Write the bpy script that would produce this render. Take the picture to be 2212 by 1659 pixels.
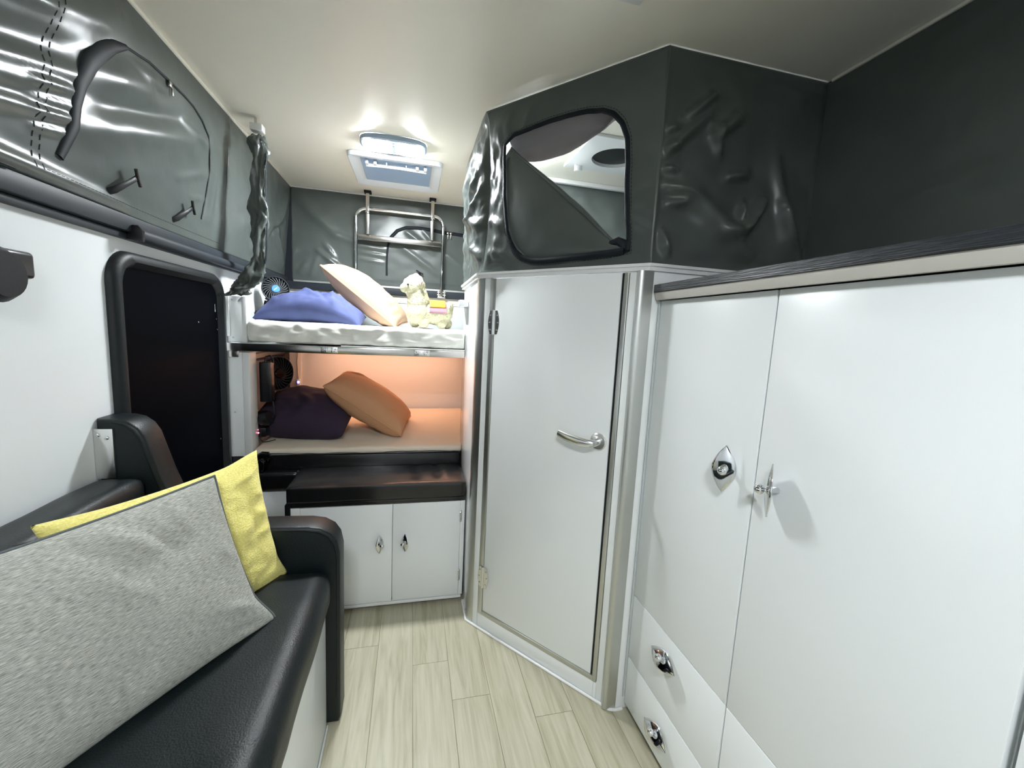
import bpy, bmesh, math, random
from mathutils import Vector, Matrix, noise

random.seed(7)
for o in list(bpy.data.objects): bpy.data.objects.remove(o)
scene = bpy.context.scene
COL = scene.collection

# ------------------------------------------------------------------ camera
FPX = 898.26
cam_data = bpy.data.cameras.new('camera')
cam_data.sensor_fit = 'HORIZONTAL'; cam_data.sensor_width = 36.0
cam_data.lens = FPX / 2212.0 * 36.0
cam_data.clip_start = 0.01
cam = bpy.data.objects.new('camera', cam_data); COL.objects.link(cam)
RT = Vector((0.97175907, -0.23087904, 0.04877679))
UP = Vector((-0.01751035, 0.13558182, 0.99061141))
FW = Vector((0.23532466, 0.96348972, -0.12771009))
cam.matrix_world = Matrix(((RT.x, UP.x, -FW.x, 0), (RT.y, UP.y, -FW.y, 0), (RT.z, UP.z, -FW.z, 1.2), (0, 0, 0, 1)))
scene.camera = cam

# ------------------------------------------------------------------ world, exposure
w = bpy.data.worlds.new('night'); scene.world = w; w.use_nodes = True
w.node_tree.nodes['Background'].inputs[0].default_value = (0.35, 0.42, 0.55, 1)
w.node_tree.nodes['Background'].inputs[1].default_value = 0.02
scene.view_settings.view_transform = 'Standard'
scene.view_settings.look = 'None'
scene.view_settings.gamma = 1.0
scene.view_settings.use_curve_mapping = False
scene.view_settings.exposure = 1.5

LAMP = 140.0          # emission of the ceiling light over the bunks
LAMP_REAR = 148.0     # the same fitting nearer the front of the van
SHOWER_FILL = 420.0  # fill light added inside the shower
LED_WARM = 13.0

# ------------------------------------------------------------------ materials
def _mat(name):
    m = bpy.data.materials.new(name); m.use_nodes = True
    nt = m.node_tree
    return m, nt, nt.nodes['Principled BSDF']

def plain(name, col, rough=0.5, metal=0.0, spec=0.5, bump=0.0, bscale=60.0, vary=0.0, vscale=8.0, coat=0.0, stretch=None, sheen=0.0):
    m, nt, b = _mat(name)
    b.inputs['Base Color'].default_value = (*col, 1)
    b.inputs['Roughness'].default_value = rough
    b.inputs['Metallic'].default_value = metal
    b.inputs['Specular IOR Level'].default_value = spec
    b.inputs['Coat Weight'].default_value = coat
    if sheen: b.inputs['Sheen Weight'].default_value = sheen
    tc = nt.nodes.new('ShaderNodeTexCoord'); src = tc.outputs['Object']
    if stretch:
        mp = nt.nodes.new('ShaderNodeMapping'); mp.inputs['Scale'].default_value = stretch
        nt.links.new(src, mp.inputs['Vector']); src = mp.outputs['Vector']
    if vary:
        n = nt.nodes.new('ShaderNodeTexNoise'); n.inputs['Scale'].default_value = vscale; n.inputs['Detail'].default_value = 5
        nt.links.new(src, n.inputs['Vector'])
        r = nt.nodes.new('ShaderNodeValToRGB')
        r.color_ramp.elements[0].position = 0.3; r.color_ramp.elements[1].position = 0.7
        r.color_ramp.elements[0].color = (*[c * (1 - vary) for c in col], 1)
        r.color_ramp.elements[1].color = (*[min(1, c * (1 + vary)) for c in col], 1)
        nt.links.new(n.outputs['Fac'], r.inputs['Fac']); nt.links.new(r.outputs['Color'], b.inputs['Base Color'])
    if bump:
        n = nt.nodes.new('ShaderNodeTexNoise'); n.inputs['Scale'].default_value = bscale; n.inputs['Detail'].default_value = 4
        nt.links.new(src, n.inputs['Vector'])
        bp = nt.nodes.new('ShaderNodeBump'); bp.inputs['Strength'].default_value = bump; bp.inputs['Distance'].default_value = 0.01
        nt.links.new(n.outputs['Fac'], bp.inputs['Height']); nt.links.new(bp.outputs['Normal'], b.inputs['Normal'])
    return m

def weave(name, col, col2, su, sv, rough=0.9, bump=0.5, patch=0.0):
    """woven cloth: threads along local X and Y"""
    m, nt, b = _mat(name)
    b.inputs['Roughness'].default_value = rough
    b.inputs['Specular IOR Level'].default_value = 0.2
    b.inputs['Sheen Weight'].default_value = 0.15
    tc = nt.nodes.new('ShaderNodeTexCoord')
    outs = []
    for s in ((su, sv, 1), (sv, su, 1)):
        mp = nt.nodes.new('ShaderNodeMapping'); mp.inputs['Scale'].default_value = s
        nt.links.new(tc.outputs['Object'], mp.inputs['Vector'])
        n = nt.nodes.new('ShaderNodeTexNoise'); n.inputs['Scale'].default_value = 1.0; n.inputs['Detail'].default_value = 3
        nt.links.new(mp.outputs['Vector'], n.inputs['Vector']); outs.append(n.outputs['Fac'])
    mix = nt.nodes.new('ShaderNodeMath'); mix.operation = 'MULTIPLY_ADD'; mix.inputs[1].default_value = 0.7 if name != 'grey_chenille' else 0.95
    nt.links.new(outs[0], mix.inputs[0])
    m2 = nt.nodes.new('ShaderNodeMath'); m2.operation = 'MULTIPLY'; m2.inputs[1].default_value = 0.3 if name != 'grey_chenille' else 0.05
    nt.links.new(outs[1], m2.inputs[0]); nt.links.new(m2.outputs[0], mix.inputs[2])
    r = nt.nodes.new('ShaderNodeValToRGB')
    r.color_ramp.elements[0].position = 0.36; r.color_ramp.elements[1].position = 0.64
    r.color_ramp.elements[0].color = (*col2, 1); r.color_ramp.elements[1].color = (*col, 1)
    nt.links.new(mix.outputs[0], r.inputs['Fac']); nt.links.new(r.outputs['Color'], b.inputs['Base Color'])
    bp = nt.nodes.new('ShaderNodeBump'); bp.inputs['Strength'].default_value = bump; bp.inputs['Distance'].default_value = 0.004
    nt.links.new(mix.outputs[0], bp.inputs['Height']); nt.links.new(bp.outputs['Normal'], b.inputs['Normal'])
    return m

def emit(name, col, strength):
    m, nt, b = _mat(name)
    b.inputs['Base Color'].default_value = (0.8, 0.8, 0.8, 1)
    b.inputs['Emission Color'].default_value = (*col, 1)
    b.inputs['Emission Strength'].default_value = strength
    return m

def wood_plank(name):
    m, nt, b = _mat(name)
    b.inputs['Roughness'].default_value = 0.42
    tc = nt.nodes.new('ShaderNodeTexCoord'); oi = nt.nodes.new('ShaderNodeObjectInfo')
    off = nt.nodes.new('ShaderNodeVectorMath'); off.operation = 'MULTIPLY_ADD'
    comb = nt.nodes.new('ShaderNodeCombineXYZ')
    for i in range(3): nt.links.new(oi.outputs['Random'], comb.inputs[i])
    nt.links.new(comb.outputs[0], off.inputs[0]); off.inputs[1].default_value = (7, 31, 3)
    nt.links.new(tc.outputs['Object'], off.inputs[2])
    mp = nt.nodes.new('ShaderNodeMapping'); mp.inputs['Scale'].default_value = (26, 2.2, 1)
    nt.links.new(off.outputs[0], mp.inputs['Vector'])
    n = nt.nodes.new('ShaderNodeTexNoise'); n.inputs['Scale'].default_value = 1.6; n.inputs['Detail'].default_value = 7; n.inputs['Distortion'].default_value = 0.9
    nt.links.new(mp.outputs['Vector'], n.inputs['Vector'])
    mp2 = nt.nodes.new('ShaderNodeMapping'); mp2.inputs['Scale'].default_value = (90, 5, 1)
    nt.links.new(off.outputs[0], mp2.inputs['Vector'])
    n2 = nt.nodes.new('ShaderNodeTexNoise'); n2.inputs['Scale'].default_value = 2.0; n2.inputs['Detail'].default_value = 4
    nt.links.new(mp2.outputs['Vector'], n2.inputs['Vector'])
    add = nt.nodes.new('ShaderNodeMath'); add.operation = 'MULTIPLY_ADD'; add.inputs[1].default_value = 0.3
    nt.links.new(n2.outputs['Fac'], add.inputs[0]); nt.links.new(n.outputs['Fac'], add.inputs[2])
    r = nt.nodes.new('ShaderNodeValToRGB')
    e = r.color_ramp.elements
    e[0].position = 0.38; e[0].color = (0.31, 0.285, 0.185, 1)
    e[1].position = 0.86; e[1].color = (0.50, 0.48, 0.365, 1)
    e.new(0.60).color = (0.42, 0.395, 0.285, 1)
    nt.links.new(add.outputs[0], r.inputs['Fac']); nt.links.new(r.outputs['Color'], b.inputs['Base Color'])
    bp = nt.nodes.new('ShaderNodeBump'); bp.inputs['Strength'].default_value = 0.12; bp.inputs['Distance'].default_value = 0.004
    nt.links.new(add.outputs[0], bp.inputs['Height']); nt.links.new(bp.outputs['Normal'], b.inputs['Normal'])
    return m

M = dict(
    white=plain('white_laminate', (0.83, 0.86, 0.865), 0.28, bump=0.015, bscale=240),
    gloss=plain('white_gloss_panel', (0.86, 0.885, 0.89), 0.12, coat=0.3),
    wall=plain('white_wall_panel', (0.72, 0.75, 0.765), 0.42, bump=0.01, bscale=200),
    trim=plain('white_plastic_trim', (0.80, 0.81, 0.81), 0.3),
    fascia=plain('pale_fascia', (0.55, 0.53, 0.48), 0.4),
    grey=plain('shaded_panel_grey', (0.52, 0.56, 0.57), 0.35),  # shade on the white rear panel mixed into this grey; small parts share it
    ceiling=plain('cream_ceiling', (0.86, 0.825, 0.725), 0.34, bump=0.02, bscale=300),
    alu=plain('brushed_aluminium', (0.60, 0.61, 0.59), 0.36, metal=1.0, bump=0.03, bscale=60, stretch=(40, 40, 1)),
    steel=plain('stainless_steel', (0.55, 0.53, 0.50), 0.2, metal=1.0, bump=0.02, bscale=40, stretch=(1, 40, 40)),
    chrome=plain('chrome', (0.75, 0.76, 0.78), 0.05, metal=1.0),
    satin=plain('satin_nickel', (0.78, 0.78, 0.77), 0.26, metal=1.0),
    canvas=plain('grey_vinyl_canvas', (0.082, 0.096, 0.090), 0.28, spec=0.40, bump=0.10, bscale=14, vary=0.08, vscale=5),
    canvas_in=plain('grey_canvas_inside', (0.27, 0.25, 0.265), 0.6, bump=0.1, bscale=20),
    canvas_dark=plain('dark_canvas_hem', (0.006, 0.009, 0.013), 0.55, spec=0.22),
    rail=plain('dark_grey_rail', (0.022, 0.028, 0.035), 0.5, spec=0.3),
    rubber=plain('black_rubber', (0.006, 0.008, 0.010), 0.5, spec=0.3, bump=0.05, bscale=200),
    blackplastic=plain('black_plastic', (0.006, 0.007, 0.009), 0.3),
    blackgloss=plain('black_gloss', (0.004, 0.004, 0.006), 0.08),
    screen=plain('dark_flyscreen', (0.0012, 0.0016, 0.0028), 0.5, spec=0.02),
    leather=plain('black_upholstery', (0.0030, 0.0068, 0.0080), 0.40, spec=0.32, bump=0.12, bscale=320),
    leather2=plain('black_bench_vinyl', (0.008, 0.008, 0.009), 0.24, spec=0.6, bump=0.05, bscale=12),
    worktop=plain('dark_wood_worktop', (0.013, 0.018, 0.024), 0.45, bump=0.5, bscale=30, vary=0.5, vscale=30, stretch=(1, 0.6, 14)),
    plank=wood_plank('pale_oak_vinyl_plank'),
    seam=plain('floor_underlay', (0.26, 0.235, 0.16), 0.8),
    sheet=plain('white_sheet', (0.80, 0.80, 0.74), 0.85, bump=0.08, bscale=30),
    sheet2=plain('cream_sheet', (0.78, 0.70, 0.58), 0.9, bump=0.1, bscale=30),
    blue=plain('blue_cotton', (0.062, 0.080, 0.20), 0.85, bump=0.12, bscale=26, vary=0.1, vscale=20),
    navy=plain('navy_cotton', (0.030, 0.018, 0.042), 0.85, bump=0.1, bscale=30),
    peach=plain('peach_velvet', (0.50, 0.33, 0.22), 0.85, bump=0.1, bscale=24),
    tan=plain('tan_velvet', (0.60, 0.32, 0.17), 0.85, bump=0.1, bscale=24),
    greycloth=weave('grey_chenille', (0.55, 0.555, 0.505), (0.235, 0.24, 0.205), 85, 900, bump=0.6),
    greypipe=plain('grey_piping', (0.10, 0.115, 0.115), 0.8, bump=0.3, bscale=300),
    yellow=weave('yellow_crinkle_cotton', (0.90, 0.82, 0.30), (0.76, 0.66, 0.18), 150, 340, bump=0.9),
    fleece=plain('cream_fleece', (0.50, 0.48, 0.33), 0.95, bump=0.8, bscale=120),
    saddle=plain('yellow_felt', (0.52, 0.33, 0.03), 0.9, bump=0.2, bscale=90),
    pink=plain('pink_fringe', (0.52, 0.29, 0.35), 0.95, bump=0.8, bscale=160, stretch=(6, 6, 1)),
    bluehub=plain('blue_hub_sticker', (0.10, 0.33, 0.85), 0.3),
    cream=plain('cream_cord', (0.65, 0.55, 0.42), 0.5),
    vane=plain('grey_fan_vane', (0.13, 0.14, 0.15), 0.4),
    thread=plain('dark_stitching', (0.012, 0.018, 0.018), 0.8),
    lamp=emit('lamp_diffuser', (0.93, 0.97, 1.0), LAMP),
    lamp2=emit('lamp_diffuser_front', (0.93, 0.97, 1.0), LAMP_REAR),
    showerfill=emit('shower_fill_diffuser', (0.93, 0.98, 1.0), SHOWER_FILL),
    led=emit('warm_led', (1.0, 0.50, 0.30), LED_WARM),
    ledblue=emit('blue_led', (0.12, 0.10, 1.0), 6.0),
    ledred=emit('red_led', (1.0, 0.10, 0.22), 6.0),
    lamprim=plain('lamp_rim', (0.35, 0.45, 0.58), 0.3),
    hatch=plain('hatch_plastic', (0.72, 0.77, 0.82), 0.3),
    lidflare=plain('hatch_lid_flare_blue', (0.30, 0.42, 0.60), 0.35),  # blue of the lens flare put into the lid colour
)

# ------------------------------------------------------------------ object helpers
ROOT = {}     # object name -> inverse world matrix of the thing it hangs under

def put(o, parent):
    COL.objects.link(o)
    if parent is not None: o.parent = parent
    return o

def tag(o, label=None, cat=None, group=None, kind=None):
    if label: o['label'] = label
    if cat: o['category'] = cat
    if group: o['group'] = group
    if kind: o['kind'] = kind
    return o

def thing(name, label=None, cat=None, loc=(0, 0, 0), rot=None, group=None, kind=None):
    o = bpy.data.objects.new(name, None); o.empty_display_size = 0.05
    o.location = loc
    if rot is not None: o.matrix_world = Matrix.Translation(loc) @ rot.to_4x4()
    put(o, None)
    mw = Matrix.Translation(loc) @ (rot.to_4x4() if rot is not None else Matrix.Identity(4))
    ROOT[o] = mw.inverted()
    return tag(o, label, cat, group, kind)

class MB:
    """collects shapes given in world coordinates; build() makes ONE mesh object"""
    def __init__(s): s.v = []; s.f = []
    def add(s, vs, fs):
        n = len(s.v); s.v += [Vector(p) for p in vs]; s.f += [tuple(i + n for i in f) for f in fs]; return s
    def bm(s, bm):
        bm.verts.index_update()
        s.add([v.co.copy() for v in bm.verts], [[v.index for v in f.verts] for f in bm.faces]); bm.free(); return s
    def box(s, x0, x1, y0, y1, z0, z1, bevel=0.0, seg=2, mat=None):
        bm = bmesh.new(); bmesh.ops.create_cube(bm, size=1)
        for v in bm.verts:
            v.co = Vector((x0 if v.co.x < 0 else x1, y0 if v.co.y < 0 else y1, z0 if v.co.z < 0 else z1))
        if bevel: bmesh.ops.bevel(bm, geom=list(bm.edges), offset=bevel, segments=seg, affect='EDGES', profile=0.5)
        if mat is not None: bmesh.ops.transform(bm, matrix=mat, verts=bm.verts)
        return s.bm(bm)
    def prism(s, poly, a, b, bevel=0.0, seg=2):
        """poly: list of 3D points (planar); swept from +a to +b (vectors)"""
        bm = bmesh.new(); a = Vector(a); b = Vector(b)
        lo = [bm.verts.new(Vector(p) + a) for p in poly]; hi = [bm.verts.new(Vector(p) + b) for p in poly]
        n = len(poly)
        bm.faces.new(lo[::-1]); bm.faces.new(hi)
        for i in range(n): bm.faces.new((lo[i], lo[(i + 1) % n], hi[(i + 1) % n], hi[i]))
        bmesh.ops.recalc_face_normals(bm, faces=bm.faces)
        if bevel:
            cap = [e for e in bm.edges if (e.verts[0] in lo) == (e.verts[1] in lo)]
            bmesh.ops.bevel(bm, geom=cap, offset=bevel, segments=seg, affect='EDGES', profile=0.5)
        return s.bm(bm)
    def tube(s, pts, r, n=8, closed=False, cap=True, flat=None):
        pts = [Vector(p) for p in pts]; m = len(pts); rings = []
        rs = r if isinstance(r, list) else [r] * m
        prev = None; vs = []; fs = []
        for i, p in enumerate(pts):
            if closed: t = (pts[(i + 1) % m] - pts[i - 1]).normalized()
            else: t = (pts[min(i + 1, m - 1)] - pts[max(i - 1, 0)]).normalized()
            if prev is None:
                u = t.orthogonal().normalized() if flat is None else (Vector(flat) - t * t.dot(Vector(flat))).normalized()
            else: u = (prev - t * t.dot(prev)).normalized()
            if flat is not None: u = (Vector(flat) - t * t.dot(Vector(flat))).normalized()
            prev = u; b = t.cross(u)
            rr = rs[i]
            ru, rb = rr if isinstance(rr, tuple) else (rr, rr)
            for k in range(n):
                a = 2 * math.pi * k / n; vs.append(p + u * math.cos(a) * ru + b * math.sin(a) * rb)
        for i in range(m if closed else m - 1):
            j = (i + 1) % m
            for k in range(n): fs.append((i * n + k, i * n + (k + 1) % n, j * n + (k + 1) % n, j * n + k))
        if cap and not closed:
            fs.append(tuple(range(n))[::-1]); fs.append(tuple((m - 1) * n + k for k in range(n)))
        return s.add(vs, fs)
    def lathe(s, prof, o, axis, n=24):
        """prof: (radius, height) along axis from o"""
        axis = Vector(axis).normalized(); u = axis.orthogonal().normalized(); b = axis.cross(u); o = Vector(o)
        vs = []; fs = []
        for r, h in prof:
            for k in range(n):
                a = 2 * math.pi * k / n; vs.append(o + axis * h + (u * math.cos(a) + b * math.sin(a)) * max(r, 1e-5))
        for i in range(len(prof) - 1):
            for k in range(n): fs.append((i * n + k, i * n + (k + 1) % n, (i + 1) * n + (k + 1) % n, (i + 1) * n + k))
        fs.append(tuple(range(n))[::-1]); fs.append(tuple((len(prof) - 1) * n + k for k in range(n)))
        return s.add(vs, fs)
    def ball(s, c, r, n=2, scale=(1, 1, 1)):
        bm = bmesh.new(); bmesh.ops.create_icosphere(bm, subdivisions=n, radius=r)
        for v in bm.verts: v.co = Vector((v.co.x * scale[0], v.co.y * scale[1], v.co.z * scale[2])) + Vector(c)
        return s.bm(bm)
    def grid(s, fn, nu, nv, closed_u=False):
        vs = [fn(i / nu, j / nv) for i in range(nu + (0 if closed_u else 1)) for j in range(nv + 1)]
        fs = []; m = nu if closed_u else nu + 1
        for i in range(nu):
            for j in range(nv):
                a = i * (nv + 1) + j; b = ((i + 1) % m) * (nv + 1) + j
                fs.append((a, b, b + 1, a + 1))
        return s.add(vs, fs)
    def build(s, name, mat, parent=None, smooth=35, solid=0.0, solid_off=-1.0, origin=None, flip=False):
        root = parent
        while root is not None and root not in ROOT: root = root.parent
        if root is not None: inv = ROOT[root]; vs = [inv @ p for p in s.v]; loc = None
        else:
            if origin is None:
                xs = [p.x for p in s.v]; ys = [p.y for p in s.v]; zs = [p.z for p in s.v]
                origin = Vector(((min(xs) + max(xs)) / 2, (min(ys) + max(ys)) / 2, min(zs)))
            loc = Vector(origin); vs = [p - loc for p in s.v]
        me = bpy.data.meshes.new(name)
        me.from_pydata([tuple(p) for p in vs], [], [f[::-1] for f in s.f] if flip else s.f)
        me.update()
        if smooth:
            for p in me.polygons: p.use_smooth = True
            me.set_sharp_from_angle(angle=math.radians(smooth))
        me.materials.append(M[mat] if isinstance(mat, str) else mat)
        o = bpy.data.objects.new(name, me)
        put(o, parent)
        if loc is not None:
            o.location = loc; ROOT[o] = Matrix.Translation(loc).inverted()
        if solid:
            md = o.modifiers.new('thickness', 'SOLIDIFY'); md.thickness = solid; md.offset = solid_off
        return o

def box(name, mat, x0, x1, y0, y1, z0, z1, parent=None, bevel=0.0, seg=2, **k):
    return MB().box(x0, x1, y0, y1, z0, z1, bevel, seg).build(name, mat, parent, **k)

def nz(p, s=1.0, oct=3):
    return noise.fractal(Vector(p) * s, 1.0, 2.0, oct)

def smoothstep(a, b, x):
    t = max(0.0, min(1.0, (x - a) / (b - a))); return t * t * (3 - 2 * t)

def ridge(p, a, b, w, amp):
    """height of one fold running from a to b (2D), fading at both ends"""
    ax, ay = a; bx, by = b; dx, dy = bx - ax, by - ay; L2 = dx * dx + dy * dy
    t = ((p[0] - ax) * dx + (p[1] - ay) * dy) / L2
    tc = max(0.0, min(1.0, t)); d = math.hypot(p[0] - ax - dx * tc, p[1] - ay - dy * tc)
    e = min(tc, 1 - tc) * 2
    return amp * math.exp(-(d / w) ** 2) * (0.25 + 0.75 * math.sqrt(max(e, 0.0)))

def soft_box(x0, x1, y0, y1, z0, z1, r, nx, ny, nzs, amp=0.0, nscale=6.0, extra=None, remap=None):
    """rounded, subdivided and slightly uneven box"""
    mb = MB(); c = Vector(((x0 + x1) / 2, (y0 + y1) / 2, (z0 + z1) / 2)); h = Vector(((x1 - x0) / 2, (y1 - y0) / 2, (z1 - z0) / 2))
    inn = Vector([max(q - r, 1e-4) for q in h])
    bm = bmesh.new(); vmap = {}
    def vert(i, j, k):
        key = (i, j, k)
        if key not in vmap:
            p = Vector((-h.x + 2 * h.x * i / nx, -h.y + 2 * h.y * j / ny, -h.z + 2 * h.z * k / nzs))
            q = Vector([max(-inn[a], min(inn[a], p[a])) for a in range(3)])
            d = p - q
            nrm = d.normalized() if d.length > 1e-6 else Vector((0, 0, 1))
            if d.length > 1e-6:
                m = max(abs(d.x), abs(d.y), abs(d.z)); d = nrm * m
            p = c + q + d
            if amp: p = p + nrm * amp * nz(p, nscale, 3)
            if extra: p = p + nrm * extra(p, nrm)
            if remap: p = remap(p)
            vmap[key] = bm.verts.new(p)
        return vmap[key]
    for i in range(nx):
        for j in range(ny):
            bm.faces.new((vert(i, j, 0), vert(i, j + 1, 0), vert(i + 1, j + 1, 0), vert(i + 1, j, 0)))
            bm.faces.new((vert(i, j, nzs), vert(i + 1, j, nzs), vert(i + 1, j + 1, nzs), vert(i, j + 1, nzs)))
    for i in range(nx):
        for k in range(nzs):
            bm.faces.new((vert(i, 0, k), vert(i + 1, 0, k), vert(i + 1, 0, k + 1), vert(i, 0, k + 1)))
            bm.faces.new((vert(i, ny, k), vert(i, ny, k + 1), vert(i + 1, ny, k + 1), vert(i + 1, ny, k)))
    for j in range(ny):
        for k in range(nzs):
            bm.faces.new((vert(0, j, k), vert(0, j, k + 1), vert(0, j + 1, k + 1), vert(0, j + 1, k)))
            bm.faces.new((vert(nx, j, k), vert(nx, j + 1, k), vert(nx, j + 1, k + 1), vert(nx, j, k + 1)))
    return mb.bm(bm)

# ------------------------------------------------------------------ dimensions (metres)
CZ = 1.97            # ceiling
XL, XR = -0.745, 1.18
YB, YF = 2.77, -1.5
A = Vector((0.24, 1.575)); B = Vector((0.645, 1.08))      # the slanted shower front, in plan
DV = (B - A).normalized(); NV = Vector((DV.y, -DV.x))     # along it / outwards
SL = (B - A).length
def DP(s, z, off=0.0):
    p = A + DV * s + NV * off
    return Vector((p.x, p.y, z))
DROT = Matrix(((DV.x, -NV.x, 0), (DV.y, -NV.y, 0), (0, 0, 1)))   # local x along the wall, y inwards
def dbox(mb, s0, s1, o0, o1, z0, z1, bevel=0.0, seg=2):
    """box on the slanted wall: s along it, o outwards, z up"""
    mat = Matrix.Translation((A.x, A.y, 0)) @ DROT.to_4x4()
    return mb.box(s0, s1, -o1, -o0, z0, z1, bevel, seg, mat=mat)

# ================================================================== the setting
fl = box('floor', 'seam', XL - 0.1, XR + 0.1, YF, YB + 0.1, -0.06, -0.0025); tag(fl, 'pale oak vinyl plank floor of the caravan', kind='structure')
PW = 0.125
seams = [-0.728 + PW * i for i in range(0, 13)]
joints = {0: [0.5, 1.6], 1: [0.2, 1.3], 2: [0.8, 1.9], 3: [0.3, 1.45], 4: [0.55, 1.492], 5: [-0.1, 0.8], 6: [0.25, 1.374], 7: [0.05, 1.208], 8: [0.7, 1.8], 9: [0.15, 1.1]}
for i in range(len(seams) - 1):
    ys = [YF + 0.02] + joints.get(i, [0.4, 1.5]) + [2.1]
    ys[1:1] = [ys[1] - 1.2] if ys[1] - 1.2 > YF + 0.1 else []
    for a, b in zip(ys[:-1], ys[1:]):
        x0, x1 = seams[i] + 0.0006, seams[i + 1] - 0.0006
        if x1 > XR: continue
        MB().box(x0, x1, a + 0.0006, b - 0.0006, -0.004, 0.0, 0.0005, 1).build('plank', 'plank', fl, smooth=0)

tag(box('ceiling', 'ceiling', XL - 0.15, XR + 0.15, YF, YB + 0.15, CZ, CZ + 0.04), 'smooth cream pop top ceiling', kind='structure')
WT = 1.388
tag(box('wall_left', 'wall', XL - 0.03, XL, YF, YB, 0.0, WT), 'white wall panel beside the sofa', kind='structure')
tag(box('wall_right', 'wall', XR, XR + 0.03, YF, YB, 0.0, WT), 'white wall behind the tall cabinets', kind='structure')
tag(box('wall_front', 'wall', XL, XR, YF - 0.03, YF, 0.0, CZ), 'white wall behind the camera', kind='structure')
wb = box('wall_back', 'wall', XL, XR, YB, YB + 0.03, 0.0, 1.34); tag(wb, 'white panel behind the bunks', kind='structure')
box('shaded_panel_grey', 'grey', XL + 0.1, XR - 0.1, YB - 0.006, YB - 0.0005, 1.10, 1.335, wb, 0.001)  # white panel in shade, the shade painted as grey
box('edge_strip', 'trim', XL, XR, YB - 0.012, YB - 0.0005, 1.336, 1.345, wb, 0.002)
box('cover_strip', 'fascia', XL, XR, YB - 0.008, YB - 0.0005, 1.346, 1.382, wb, 0.001)
rb = box('rail', 'rail', XL, XR, YB - 0.03, YB + 0.02, 1.383, 1.428, wb, 0.004)
box('rail_lip', 'alu', XL + 0.06, XR, YB - 0.034, YB - 0.03, 1.424, 1.434, wb)
# ceiling edge trims
tag(box('trim_1', 'ceiling', -0.705, -0.690, YF, YB - 0.005, CZ - 0.012, CZ - 0.0005, None, 0.003), 'thin trim along the left edge of the ceiling', kind='structure')
tag(box('trim_2', 'trim', -0.70, XR, YB - 0.012, YB - 0.002, CZ - 0.010, CZ - 0.0005, None, 0.003), 'thin trim along the rear edge of the ceiling', kind='structure')
tag(box('trim_3', 'ceiling', XR - 0.010, XR, YF, 1.07, CZ - 0.010, CZ - 0.0005, None, 0.003), 'thin trim along the right edge of the ceiling', kind='structure')

# left rail under the canvas
tr = thing('trim_4', 'dark grey rail along the top of the left wall', loc=(XL, 0.5, 1.388), kind='structure')
box('rail_upper', 'rail', XL - 0.03, XL + 0.026, YF, YB, 1.406, 1.448, tr, 0.006)
box('rail_lower', 'rail', XL - 0.03, XL + 0.014, YF, YB, 1.388, 1.405, tr, 0.003)
# ================================================================== canvases
def zipper_ribbon(mb, pts, nrm, wd, th=0.0022):
    return mb.tube(pts, (wd), 8, flat=nrm) if not isinstance(wd, tuple) else mb.tube(pts, wd, 8, flat=nrm)

# ---- left
def lc_base(y, z):
    t = (z - 1.445) / (CZ - 1.445)
    return XL + 0.002 + t * 0.043
ZIP_L = [(1.131, 1.516), (1.150, 1.555), (1.165, 1.594), (1.172, 1.64), (1.180, 1.690), (1.205, 1.745), (1.245, 1.790), (1.285, 1.826), (1.33, 1.850), (1.423, 1.868), (1.52, 1.872), (1.60, 1.872), (1.66, 1.868), (1.715, 1.852), (1.757, 1.820), (1.780, 1.775), (1.787, 1.715), (1.775, 1.64), (1.755, 1.58), (1.742, 1.535)]
RL = [((0.55, 1.60), (1.27, 1.855), 0.020, 0.013), ((0.50, 1.545), (1.22, 1.805), 0.026, 0.016), ((0.75, 1.66), (1.10, 1.79), 0.012, 0.008), ((0.70, 1.555), (1.185, 1.705), 0.018, 0.015),
      ((0.60, 1.50), (1.165, 1.66), 0.020, 0.015), ((0.80, 1.52), (1.14, 1.60), 0.014, 0.010), ((0.85, 1.72), (1.30, 1.90), 0.030, 0.012), ((0.7, 1.80), (1.1, 1.93), 0.03, 0.010),
      ((1.05, 1.60), (1.165, 1.632), 0.008, 0.007), ((1.05, 1.575), (1.16, 1.605), 0.007, 0.007), ((1.06, 1.548), (1.148, 1.570), 0.007, 0.006), ((1.05, 1.632), (1.172, 1.668), 0.008, 0.007),
      ((1.19, 1.72), (1.44, 1.81), 0.036, 0.017), ((1.17, 1.600), (1.77, 1.800), 0.034, 0.015), ((1.24, 1.67), (1.60, 1.80), 0.020, -0.007), ((1.36, 1.83), (1.52, 1.84), 0.014, 0.006),
      ((1.58, 1.62), (1.78, 1.70), 0.012, 0.005), ((1.66, 1.585), (1.77, 1.61), 0.010, 0.005), ((1.80, 1.55), (1.84, 1.72), 0.02, 0.006), ((1.60, 1.80), (1.76, 1.78), 0.012, 0.005),
      ((0.4, 1.468), (1.34, 1.466), 0.018, 0.020)]
def lc(y, z):
    p = (y, z); h = 0.004 * nz((y * 3, z * 6, 1.0), 1.0)
    for a, b, wd, am in RL: h += ridge(p, a, b, wd, am)
    e = smoothstep(1.45, 1.49, z) * smoothstep(CZ, CZ - 0.05, z)
    h *= (0.35 + 0.65 * e) if z < 1.6 else e
    return Vector((lc_base(y, z) + 0.004 + h, y, z))
left = thing('canvas_side_wall', 'shiny grey vinyl canvas wall with a zipped window above the sofa', 'canvas wall', (XL + 0.01, 0.7, 1.445))
def _f(u, v):
    y = -0.6 + (1.935 + 0.6) * u; z = 1.452 + (CZ - 0.003 - 1.452) * v
    return lc(y, z)
MB().grid(_f, 260, 90).build('canvas_sheet', 'canvas', left, smooth=180, solid=0.0015, flip=True)
zp = [lc(y, z) + Vector((0.003, 0, 0)) for y, z in ZIP_L]
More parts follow.
